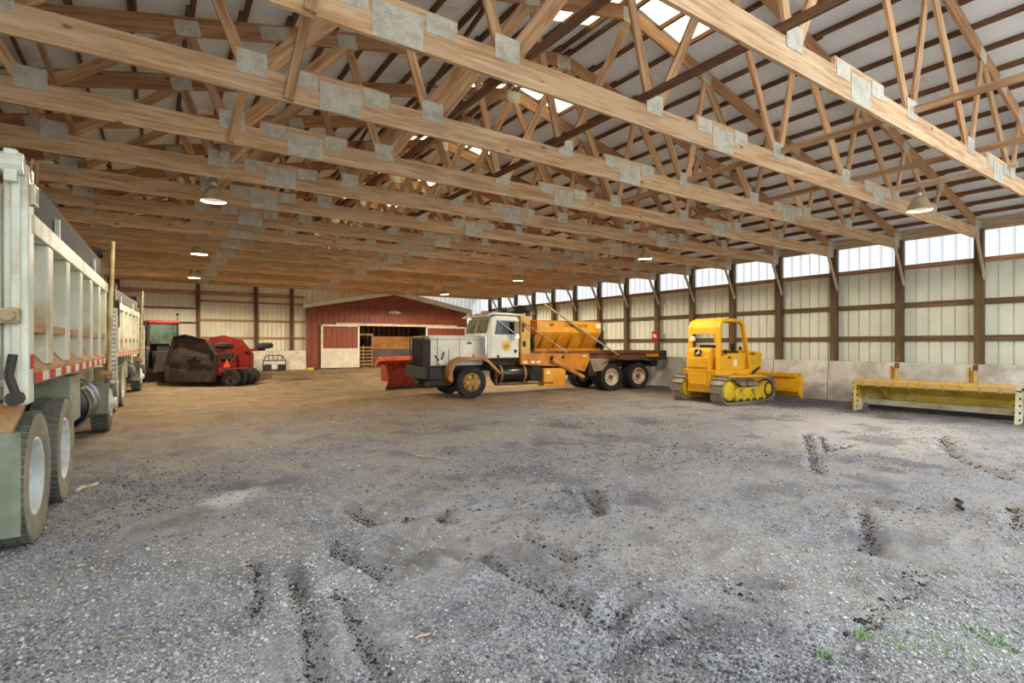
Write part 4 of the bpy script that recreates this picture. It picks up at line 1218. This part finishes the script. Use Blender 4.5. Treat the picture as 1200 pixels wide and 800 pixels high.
# leaping animal mark, drawn on the black plate
MB().prism([(.13, 1.40), (.08, 1.46), (.05, 1.47), (.02, 1.53), (-.01, 1.52), (.0, 1.48), (.03, 1.45), (-.02, 1.44), (-.03, 1.41), (.03, 1.425), (.07, 1.42), (.10, 1.39)], 'x', .122, .13).build('leaping_mark', 'logo_white', lg)
MB().box(.64, 1.05, -.22, .34, 1.02, 1.26).build('seat', 'seat_black', dz, bevel=.04)
MB().prism([(.60, 1.22), (.72, 1.22), (.66, 1.68), (.54, 1.68)], 'y', -.20, .32).build('seat_back', 'seat_black', dz, bevel=.04)
for s_ in (-1, 1):
    y0 = -.54 if s_ < 0 else .50
    MB().prism([(.40, .96), (1.55, .96), (1.62, 1.44), (.75, 1.44), (.62, 1.36), (.40, 1.36)], 'y', y0, y0 + .08).build('side_panel', 'dozer_yellow', dz, bevel=.015)
MB().box(.98, 1.14, -.552, -.538, 1.06, 1.24).build('side_sticker', 'logo_white', dz)
text('model_number', '450', .11, basis((1, 0, 0), (0, 0, 1), (0, -1, 0), (.78, -.545, 1.31)), 'seat_black', dz)
MB().box(.75, 1.35, -.48, -.34, 1.44, 1.50).box(.75, 1.35, .36, .48, 1.44, 1.50).build('armrest', 'seat_black', dz, bevel=.02)
MB().tube([(1.2, -.2, 1.0), (1.1, -.2, 1.55)], .02).tube([(1.25, .2, 1.0), (1.15, .2, 1.58)], .02).build('lever', 'black', dz)
MB().prism([(1.50, .80), (2.78, .80), (2.82, 1.40), (2.72, 1.46), (1.50, 1.54)], 'y', -.34, .38).build('hood', 'dozer_yellow', dz, bevel=.03)
for k in range(4):
    MB().box(1.85, 2.45, -.348, -.338, .98 + k * .10, 1.02 + k * .10).build('hood_louvre', 'dozer_roller', dz)
text('hood_letters', 'JOHN DEERE', .09, basis((1, 0, 0), (0, 0, 1), (0, -1, 0), (2.15, -.345, 1.40)), 'seat_black', dz)
MB().cyl((2.2, .02, 1.46), (2.2, .02, 1.62), .05, n=12).build('exhaust', 'black', dz, smooth=40)
MB().box(1.40, 1.48, -.30, -.16, 1.44, 1.72).build('gauge_box', 'seat_black', dz, bevel=.02)
# canopy: bent side frames, roof skin and rear band
for y0 in (-.50, .46):
    fr = [(.32, .96), (.36, 2.18), (.44, 2.34), (.60, 2.40), (1.30, 2.40), (1.44, 2.34), (1.52, 2.20), (1.86, .96)]
    MB().shell(fr, 'y', y0 - .05, y0 + .07, .09).build('canopy_post', 'dozer_yellow', dz, bevel=.012)
MB().shell([(.34, 2.00), (.36, 2.18), (.44, 2.36), (.60, 2.43), (1.30, 2.43), (1.44, 2.37)], 'y', -.50, .48, .05).build('canopy_roof', 'dozer_yellow', dz, smooth=40)
MB().lathe([(.001, -.05), (.07, -.05), (.08, .03), (.001, .03)], 'x', (.30, .36, 1.86), 16).build('work_lamp', 'logo_white', dz, smooth=40)
# blade and push arms
MB().shell([(3.32, .10), (3.20, .25), (3.16, .45), (3.20, .65), (3.30, .80)], 'y', -1.28, 1.32, .04).build('blade', 'dozer_yellow', dz, smooth=40)
MB().prism([(3.18, .12), (3.42, .02), (3.36, .82), (3.24, .82)], 'y', -1.31, -1.27).prism([(3.18, .12), (3.42, .02), (3.36, .82), (3.24, .82)], 'y', 1.31, 1.35).build('blade_end', 'dozer_yellow', dz)
MB().box(3.28, 3.40, -1.3, 1.34, .02, .14).build('cutting_edge', 'track_steel', dz)
MB().box(3.06, 3.20, -1.24, 1.28, .70, .80).box(3.05, 3.18, -1.2, 1.24, .25, .36).build('blade_back_rib', 'dozer_yellow', dz, bevel=.01)
for s_ in (-1, 1):
    MB().beam((2.4, s_ * .40, .45), (3.12, s_ * .5, .38), .12, .16).build('push_arm', 'dozer_yellow', dz, bevel=.015)
MB().tube([(2.3, -.38, .85), (2.42, -.5, 1.0)], .03).tube([(1.9, -.42, .70), (2.4, -.46, .95)], .03).build('lift_cylinder', 'black', dz, smooth=40)
MB().beam((.95, -.50, .80), (1.5, -.62, .50), .06, .22).beam((1.5, -.66, .55), (2.1, -.64, .48), .07, .14).build('track_tensioner', 'track_steel', dz, bevel=.015)

# ------------------------------------------------------------------ snow pusher by the wall (y along the wall)
pz = empty('snow_pusher', (15.25, 4.80, 0), math.radians(1.5), 'long low yellow snow pusher box with pale end plates in front of the concrete wall', 'snow pusher')
ymin, ymax = -1.50, 1.52
for yy, m_ in ((ymin - .06, 'pusher_pale'), (ymax, 'pusher_yellow')):
    ep = MB().prism([(-.28, .0), (.14, .0), (.30, .30), (.62, .42), (.62, .74), (-.12, .82), (-.20, .80)] if yy > 0 else [(-.30, .0), (.12, .0), (.10, .80), (-.18, .82)],
                    'y', yy, yy + .06).build('end_plate', m_, pz, bevel=.006)
    if yy > 0:
        MB().prism([(-.28, .0), (.08, .0), (.10, .30), (-.24, .32)], 'y', yy - .012, yy).build('skid_shoe', 'pusher_pale', ep)
    for k in range(5):
        MB().cyl((-.24 + .015 * k, yy - .03, .10 + k * .15), (-.24 + .015 * k, yy + .09, .10 + k * .15), .022, n=8).build('bolt', 'black_iron', ep)
MB().prism([(-.22, .66), (-.16, .62), (.12, .62), (.12, .82), (-.16, .82), (-.22, .78)], 'y', ymin, ymax).build('top_beam', 'pusher_beam', pz, bevel=.01)
MB().shell([(.12, .66), (.40, .58), (.52, .44), (.50, .30), (.42, .18)], 'y', ymin, ymax, .03).build('moldboard', 'pusher_yellow', pz, smooth=40)
MB().box(.34, .42, ymin + .05, ymax - .05, .13, .27).build('cutting_edge', 'pusher_pale', pz)
MB().box(.36, .40, ymin + .06, ymax - .06, .02, .14).build('rubber_edge', 'rubber_dark', pz)
for k in range(9):
    yy = ymin + .22 + k * .33
    MB().prism([(-.25, .76), (-.16, .86), (-.10, .86), (-.20, .62)], 'y', yy, yy + .035).build('beam_clip', 'pusher_beam', pz)
for yy in (.80, -.72):
    MB().box(.06, .20, yy - .07, yy - .03, .80, 1.22).box(.06, .20, yy + .05, yy + .09, .80, 1.16).box(.16, .20, yy - .07, yy + .09, .80, 1.1).build('mount_bracket', 'pusher_beam', pz, bevel=.006)
    MB().box(.055, .205, yy - .085, yy - .02, 1.10, 1.23).build('bracket_cap', 'rust', pz)
MB().prism([(.12, .62), (.50, .40), (.42, .30), (-.02, .60)], 'y', ymax - .50, ymax - .46).build('corner_gusset', 'pusher_yellow', pz)
MB().tube([(.05, ymin - .06, .74), (.02, ymin - .20, .66), (.06, ymin - .25, .45), (.12, ymin - .22, .25)], .03).build('hose', 'black', pz, smooth=40)

# ------------------------------------------------------------------ orange plow behind the white truck
pl = empty('snow_plow', (6.95, 18.25, 0), math.radians(14), 'orange snow plow blade with curled top behind the white truck bumper', 'snow plow')
MB().shell([(.10, .12), (.0, .30), (-.02, .55), (.04, .80), (.16, .98)], 'x', 0, 2.9, .03).build('moldboard', 'plow_red', pl, smooth=40)
for k in range(8):
    x0 = -.45 + k * .42
    MB().shell([(.16, .96), (.02, 1.14), (-.16, 1.24), (-.36, 1.22), (-.46, 1.12)], 'x', x0, x0 + .40, .03).build('curl_plate', 'plow_orange', pl, smooth=40)
    MB().prism([(.16, .94), (.02, 1.16), (-.16, 1.27), (-.36, 1.25), (-.48, 1.12), (-.30, 1.12), (-.1, 1.06), (.05, .92)], 'x', x0 - .015, x0 + .015).build('curl_rib', 'plow_orange', pl)
MB().beam((-.45, .12, 1.0), (2.9, .12, 1.0), .06, .08).build('top_stiffener', 'plow_red', pl)
MB().box(.0, 2.9, .06, .14, .0, .16).build('cutting_edge', 'black_iron', pl)
MB().box(.05, .12, -.02, .50, .35, .95).build('end_rib', 'plow_red', pl)
MB().box(.4, 2.6, .15, .55, .25, .40).build('push_frame', 'plow_red', pl)

# ------------------------------------------------------------------ tractor and batwing mower (x heading, y left)
HD = math.atan2(.62, -.78)
tc_ = empty('tractor', (.28, 26.85, .12), math.radians(97), 'red and black farm tractor with cab behind the folded mower', 'tractor')
wheel(tc_, (0, .80, .80), PI / 2, .80, .45, .40, 'rubber_dark', 'black_iron', .1, 22)
wheel(tc_, (0, -.80, .80), -PI / 2, .80, .45, .40, 'rubber_dark', 'black_iron', .1, 22)
wheel(tc_, (2.3, .75, .55), PI / 2, .55, .34, .28, 'rubber_dark', 'tractor_red', .06, 18)
wheel(tc_, (2.3, -.75, .55), -PI / 2, .55, .34, .28, 'rubber_dark', 'tractor_red', .06, 18)
MB().prism([(-.4, .55), (2.7, .55), (2.7, .85), (.9, 1.2), (-.4, 1.3)], 'y', -.42, .42).build('chassis', 'black', tc_, bevel=.03)
MB().prism([(.95, 1.0), (2.75, .85), (2.80, 1.45), (2.6, 1.62), (.95, 1.75)], 'y', -.40, .40).build('hood', 'tractor_red', tc_, bevel=.05)
for a, b in (((-.30, .52), (-.2, .50)), ((.85, .50), (.6, .46))):
    for s_ in (-1, 1):
        MB().beam((a[0], s_ * a[1], 1.25), (b[0], s_ * b[1], 2.45), .07, .09).build('cab_post', 'black', tc_)
MB().box(-.26, -.24, -.46, .46, 1.6, 2.4).build('rear_glass', 'glass_green', tc_)
MB().prism([(-.2, 1.35), (.8, 1.35), (.58, 2.42), (-.18, 2.42)], 'y', .47, .485).build('side_glass', 'glass_green', tc_)
MB().prism([(-.2, 1.35), (.8, 1.35), (.58, 2.42), (-.18, 2.42)], 'y', -.485, -.47).build('side_glass', 'glass_green', tc_)
MB().box(-.40, .80, -.58, .58, 2.44, 2.58).build('cab_roof', 'tractor_red', tc_, bevel=.05)
for s_ in (-1, 1):
    MB().shell([(.62, 1.0), (.4, 1.45), (0, 1.66), (-.45, 1.5), (-.66, 1.1)], 'y', s_ * .80 - .24, s_ * .80 + .24, .03).build('rear_fender', 'black', tc_, smooth=40)
    MB().box(-.48, -.40, s_ * .62 - .08, s_ * .62 + .08, 1.36, 1.46).build('work_lamp', 'logo_white', tc_)
MB().box(-.1, .25, -.25, .25, 1.25, 1.95).build('seat', 'seat_black', tc_, bevel=.05)
MB().beam((.5, -.62, 2.55), (.5, -.62, 2.85), .03, .03).ball((.5, -.62, 2.88), .06).build('beacon', 'black', tc_)
MB().box(-.75, -.40, -.35, .35, .45, 1.15).tube([(-.8, -.4, .4), (-.5, -.3, 1.2)], .04).tube([(-.8, .4, .4), (-.5, .3, 1.2)], .04).build('hitch', 'black_iron', tc_)

mo = empty('rotary_mower', (1.85, 25.3, .0), HD, 'red folding-wing rotary mower with upright wings, hitched behind the tractor', 'mower')
MB().prism([(-1.0, -1.3), (1.1, -1.3), (1.1, .8), (-1.0, .8)], 'z', .45, .68).build('center_deck', 'mower_red', mo, bevel=.03)
MB().box(-.3, .4, -.2, .2, .68, .95).build('gearbox', 'black_iron', mo, bevel=.04)
MB().beam((1.0, 0, .6), (2.2, 0, .55), .16, .14).build('tongue', 'mower_red', mo)
WP = [(-.95, -.30), (.95, -.30), (1.05, .35), (.78, 1.48), (.30, 1.56), (-.55, 1.36), (-1.02, .75)]
for s_ in (1, -1):
    L_ = -.10     # wings stand almost upright, leaning in a little
    Mw = Matrix.Translation((0, .92 if s_ > 0 else -1.42, .50)) @ Matrix.Rotation(s_ * .12, 4, 'X')
    wg = MB().prism(WP, 'y', -.03, .03).build('wing', 'mower_red', mo, M=Mw)
    MB().prism([(p[0] * .97, .02 + p[1] * .97) for p in WP], 'y', s_ * .03, s_ * .036).build('wing_underside', 'mower_under', wg)
    n_ = len(WP)
    rim_ = MB()
    for a, b in zip(WP, WP[1:] + WP[:1]):
        rim_.beam((a[0], s_ * .13, a[1]), (b[0], s_ * .13, b[1]), .025, .28, (0, 1, 0))
    rim_.build('wing_skirt', 'mower_red' if s_ < 0 else 'mower_under', wg)
    MB().cyl((0, s_ * .05, .75), (0, s_ * .20, .75), .16, n=16).beam((-.75, s_ * .20, .70), (.75, s_ * .20, .80), .03, .12).build('blade_bar', 'black_iron', wg)
    MB().box(-.3, .3, -s_ * .03 - .12, -s_ * .03 + .12, .55, .85).build('wing_gearbox', 'black_iron', wg, bevel=.03)
    ax = -1.10 if s_ > 0 else -1.80
    MB().beam((-.8, -s_ * .10, .95), (ax, -s_ * .16, 1.0), .12, .10).build('wheel_arm', 'mower_red', wg)
    tw = MB().lathe([(.12, -.09), (.30, -.10), (.35, -.05), (.35, .05), (.30, .10), (.12, .09), (.001, .03)], 'z', (ax, -s_ * .16, 1.16), 28).build('wing_tyre', 'rubber_dark', wg, smooth=40)
    MB().box(-.1, .4, -s_ * .055, -s_ * .03, 1.05, 1.25).build('wing_decal', 'logo_white', wg)
    MB().cyl((-.5, s_ * .3, .66), (-.45, .84 if s_ > 0 else -1.34, 1.25), .05, n=12).build('wing_cylinder', 'black_iron', mo, smooth=40)
for yy in (-.88, -.44, .06, .56):
    wheel(mo, (-1.35, yy, .34), PI / 2 if yy > 0 else -PI / 2, .34, .24, .15, 'rubber_dark', 'black_iron', .03, 16)
MB().beam((-1.35, -1.0, .34), (-1.35, .7, .34), .10, .10).beam((-1.35, -.2, .4), (-.7, -.2, .62), .12, .1).beam((-1.35, .3, .4), (-.7, .3, .62), .12, .1).build('axle_frame', 'mower_red', mo)
MB().prism([(.62 + .22 * math.cos(a), .90 + .22 * math.sin(a)) for a in (PI / 2, PI / 2 + 2.0, PI / 2 + 2.19, PI / 2 - 2.19, PI / 2 - 2.0)], 'x', -1.22, -1.20).build('slow_vehicle_triangle', 'smv_orange', mo)
MB().beam((-1.18, .62, .5), (-1.18, .62, .95), .04, .04).beam((-1.2, .62, .55), (-.95, .62, .55), .04, .04).build('triangle_post', 'mower_red', mo)

# ------------------------------------------------------------------ small cage guard and white barrier at the end wall
bk = MB().prism([(29.48, .30), (29.86, .30), (29.86, 1.36), (29.58, 1.36), (29.52, .9)], 'x', 3.2, 6.70).build('concrete_barrier', 'white_concrete', None, bevel=.02)
tag(bk, 'white painted concrete barrier along the end wall left of the red shed', 'barrier')
cg = empty('fork_guard', (5.06, 29.15, .31), 0, 'black steel grille guard on two dark blocks against the white barrier', 'guard')
for x0 in (-.52, .18):
    MB().box(x0, x0 + .36, -.15, .15, 0, .34).build('foot_block', 'black_iron', cg, bevel=.02)
MB().tube([(-.52, 0, .34), (-.52, 0, .55), (-.36, 0, .82), (.36, 0, .82), (.54, 0, .55), (.54, 0, .34)], .022).build('outer_frame', 'black', cg)
MB().box(-.5, .52, -.03, .03, .40, .48).build('crossbar', 'logo_white', cg)
for k in range(9):
    xx = -.42 + k * .105
    MB().beam((xx, 0, .52), (xx + (.06 if k % 2 else -.06), 0, .80), .012, .02).build('grille_rod', 'black', cg)
MB().beam((-.5, 0, .55), (.52, 0, .55), .03, .03).build('lower_rod', 'black', cg)
MB().box(-.13, .16, -.05, .0, .12, .36).build('white_plate', 'logo_white', cg)

# ------------------------------------------------------------------ red shed in the end wall
sh = empty('red_shed', (0, BY, .33), 0, 'red ribbed metal shed with white trim and an open sliding doorway in the end wall', 'shed')
XA, XB, XR = 6.80, 16.75, 11.75
def shz(xx): return 3.40 + .19 * (XR - XA - abs(xx - XR)) / 1.0 * 1.0
n_sp = 34
pw = (XB - XA) / n_sp
for i in range(n_sp):
    xa, xb = XA + i * pw, XA + (i + 1) * pw
    za, zb = shz(xa), shz(xb)
    opening = 9.66 < (xa + xb) / 2 < 13.8
    z0 = 2.46 if opening else 0.05
    MB().prism([(xa + .006, z0), (xb - .006, z0), (xb - .006, zb), (xa + .006, za)], 'y', -.10, -.07).prism([(xa - .015, z0), (xa + .03, z0), (xa + .03, za), (xa - .015, za)], 'y', -.125, -.10).build('siding_panel', 'shed_red', sh)
for s_ in (-1, 1):
    xe = XR + s_ * (XR - XA + .22)
    MB().prism([(XR, shz(XR) - .06), (xe, shz(xe) - .06), (xe, shz(xe) + .16), (XR, shz(XR) + .16)], 'y', -.42, -.12).build('rake_trim', 'shed_white', sh)
    MB().prism([(XR, shz(XR) + .16), (xe, shz(xe) + .16), (xe, shz(xe) + .20), (XR, shz(XR) + .20)], 'y', -.5, 4.2).build('roof', 'shed_cream', sh)
MB().box(8.35, 15.9, -.24, -.13, 2.42, 2.56).build('door_rail', 'shed_cream', sh)
def slide_door(x0, x1, white):
    d = MB().box(x0, x1, -.20, -.16, .06, 2.42).build('sliding_door', 'shed_red', sh)
    for i in range(int((x1 - x0) / .29)):
        MB().box(x0 + i * .29 + .25, x0 + i * .29 + .29, -.222, -.20, .1, 2.40).build('door_rib', 'shed_red', d)
    if white: MB().box(x0 + .02, x1 - .02, -.25, -.222, .06, 1.14).build('door_kick_panel', 'shed_white', d, bevel=.006)
    for a, b, c_, e in ((x0 - .03, x0 + .07, .05, 2.46), (x1 - .07, x1 + .03, .05, 2.46)):
        MB().box(a, b, -.26, -.19, c_, e).build('door_frame', 'shed_white', d)
    MB().box(x0, x1, -.26, -.19, 2.36, 2.46).build('door_frame', 'shed_white', d)
slide_door(7.56, 9.62, True)
slide_door(13.80, 16.55, False)
MB().box(7.0, 9.7, -.3, -.1, -.05, .06).build('sill', 'black_iron', sh)
ins = MB().box(9.0, 14.6, 3.9, 4.0, 0, 3.6).box(8.9, 9.0, -.05, 4.0, 0, 3.6).box(14.6, 14.7, -.05, 4.0, 0, 3.6).build('inner_wall', 'shed_inside', sh)
for k in range(16):
    MB().box(9.05 + k * .35, 9.17 + k * .35, 3.78, 3.9, 1.7, 3.0).build('inner_stud', 'wood_plain', ins)
# small white scrawl high on the shed front
sc = MB()
for a, b in (((11.45, 3.22), (11.58, 3.25)), ((11.70, 3.18), (11.62, 3.32)), ((11.70, 3.18), (11.82, 3.34)), ((11.85, 3.16), (11.92, 3.34)), ((11.92, 3.34), (11.98, 3.18)), ((12.0, 3.18), (12.06, 3.30)), ((12.06, 3.30), (12.16, 3.20))):
    sc.beam((a[0], -.14, a[1]), (b[0], -.14, b[1]), .02, .05)
sc.build('painted_scrawl', 'logo_white', sh)
# what stands in the doorway
rk = empty('pallet_rack', (10.35, 31.2, .33), 0, 'tan wooden crate rack standing in the red shed doorway', 'rack')
for xx in (-.60, .50):
    for yy in (0, .8):
        MB().box(xx, xx + .10, yy, yy + .1, 0, 2.0).build('upright', 'wood_plain', rk)
for k in range(6):
    MB().box(-.6, .6, -.03, 0, .12 + k * .20, .22 + k * .20).build('slat', 'wood_plain', rk)
MB().box(-.6, .6, -.02, .9, 1.9, 2.0).build('top_board', 'wood_plain', rk)
MB().box(-.05, .05, -.05, .02, 0, 1.3).build('middle_upright', 'wood_plain', rk)
bn = empty('storage_bin', (12.25, 31.3, .33), 0, 'large tan and slate storage bin inside the red shed', 'bin')
MB().box(-1.25, 1.3, 0, 1.6, .0, 1.05).build('bin_body', 'bin_slate', bn, bevel=.03)
MB().box(-1.3, 1.35, -.05, 1.65, 1.05, 1.85).build('bin_top', 'bin_tan', bn, bevel=.03)
MB().box(-1.3, 1.35, -.08, -.05, 1.42, 1.48).build('bin_band', 'wood_plain', bn)
yb = MB().box(6.72, 7.05, 29.30, 29.62, .26, .45).build('yellow_block', 'sign_yellow', None, bevel=.02)
tag(yb, 'small yellow block on the ground at the left corner of the red shed', 'block')

# ------------------------------------------------------------------ red sign on a wall post
sg = empty('safety_sign', (WX - .12, 14.96, 2.02), 0, 'small red sign with a white mark on a wall post', 'sign')
MB().box(-.015, .0, -.16, .16, -.16, .22).build('sign_board', 'lens_red', sg, bevel=.006)
MB().box(-.02, -.014, -.08, .06, -.04, .06).box(-.02, -.014, -.02, .10, .02, .10).build('sign_mark', 'logo_white', sg)

# ------------------------------------------------------------------ weeds, sticks and scraps on the floor
def tuft(px_, py_, n, r, h, label):
    x, y = ground_px(px_, py_)
    z = float(gz(np.array([x]), np.array([y]))[0])
    mb = MB()
    for i in range(n):
        a = random.uniform(0, 2 * PI); d = random.uniform(0, r); b_ = random.uniform(0, 2 * PI)
        p = Vector((d * math.cos(a), d * math.sin(a), -.01))
        le = Vector((math.cos(b_), math.sin(b_), 0)); hh = h * random.uniform(.5, 1.1)
        sd_ = Vector((-le.y, le.x, 0)) * .006
        p1 = p + Vector((0, 0, hh * .6)) + le * hh * .3; p2 = p + Vector((0, 0, hh * .85)) + le * hh * .8
        k = len(mb.v)
        mb._add([p - sd_, p + sd_, p1 + sd_ * .9, p1 - sd_ * .9, p2], [(0, 1, 2, 3), (3, 2, 4)])
    me = bpy.data.meshes.new('weed_tuft'); me.from_pydata(mb.v, [], mb.f); me.materials.append(MATS['grass'])
    o = link('weed_tuft', me); o.location = (x, y, z)
    tag(o, label, 'weed', 'weeds sprouting in the gravel', 'stuff' if 'patch' in label else None)
tuft(968, 772, 26, .05, .07, 'bright green weed tuft in the gravel near the bottom edge, leftmost of the right-hand weeds')
tuft(1010, 752, 26, .06, .06, 'green weed tuft second from the left among the right-hand weeds')
tuft(1052, 757, 34, .09, .035, 'thin low weed patch in the middle of the right-hand weeds')
tuft(1110, 768, 44, .16, .035, 'widest low weed patch at the bottom right')
tuft(1140, 742, 44, .13, .04, 'grey-green weed patch right of centre among the right-hand weeds')
tuft(1172, 757, 30, .07, .05, 'bright green weed tuft nearest the right edge of the picture')
tuft(229, 692, 20, .05, .035, 'tiny green weed on the left gravel in front of the truck tyres')
tuft(147, 745, 12, .03, .03, 'tiny green sprout in the left foreground gravel')
def stick(a, b, r, label, m_='stick', cat='stick'):
    (x0, y0), (x1, y1) = ground_px(*a), ground_px(*b)
    z0, z1 = [float(v) for v in gz(np.array([x0, x1]), np.array([y0, y1]))]
    ln = math.hypot(x1 - x0, y1 - y0); ang = math.atan2(y1 - y0, x1 - x0)
    mb = MB().tube([(0, 0, r), (ln * .35, r * 1.5, r * 1.4 + (z1 - z0) * .35), (ln * .7, -r, r * 1.2 + (z1 - z0) * .7), (ln, 0, r + z1 - z0)], r, 7)
    o = mb.build('stick', m_, None, smooth=45); o.location = (x0, y0, z0 + .012); o.rotation_euler.z = ang
    tag(o, label, cat)
stick((90, 579), (114, 570), .02, 'pale stick lying beside the second truck tyre')
stick((487, 752), (504, 742), .006, 'short pale twig in the foreground gravel, bottom centre')
stick((488, 533), (523, 537), .012, 'pale stick lying on the gravel in the middle of the floor')
stick((1120, 590), (1128, 600), .02, 'short brown wood scrap on the pale dust at the right', 'rut_shade_and_scrap')
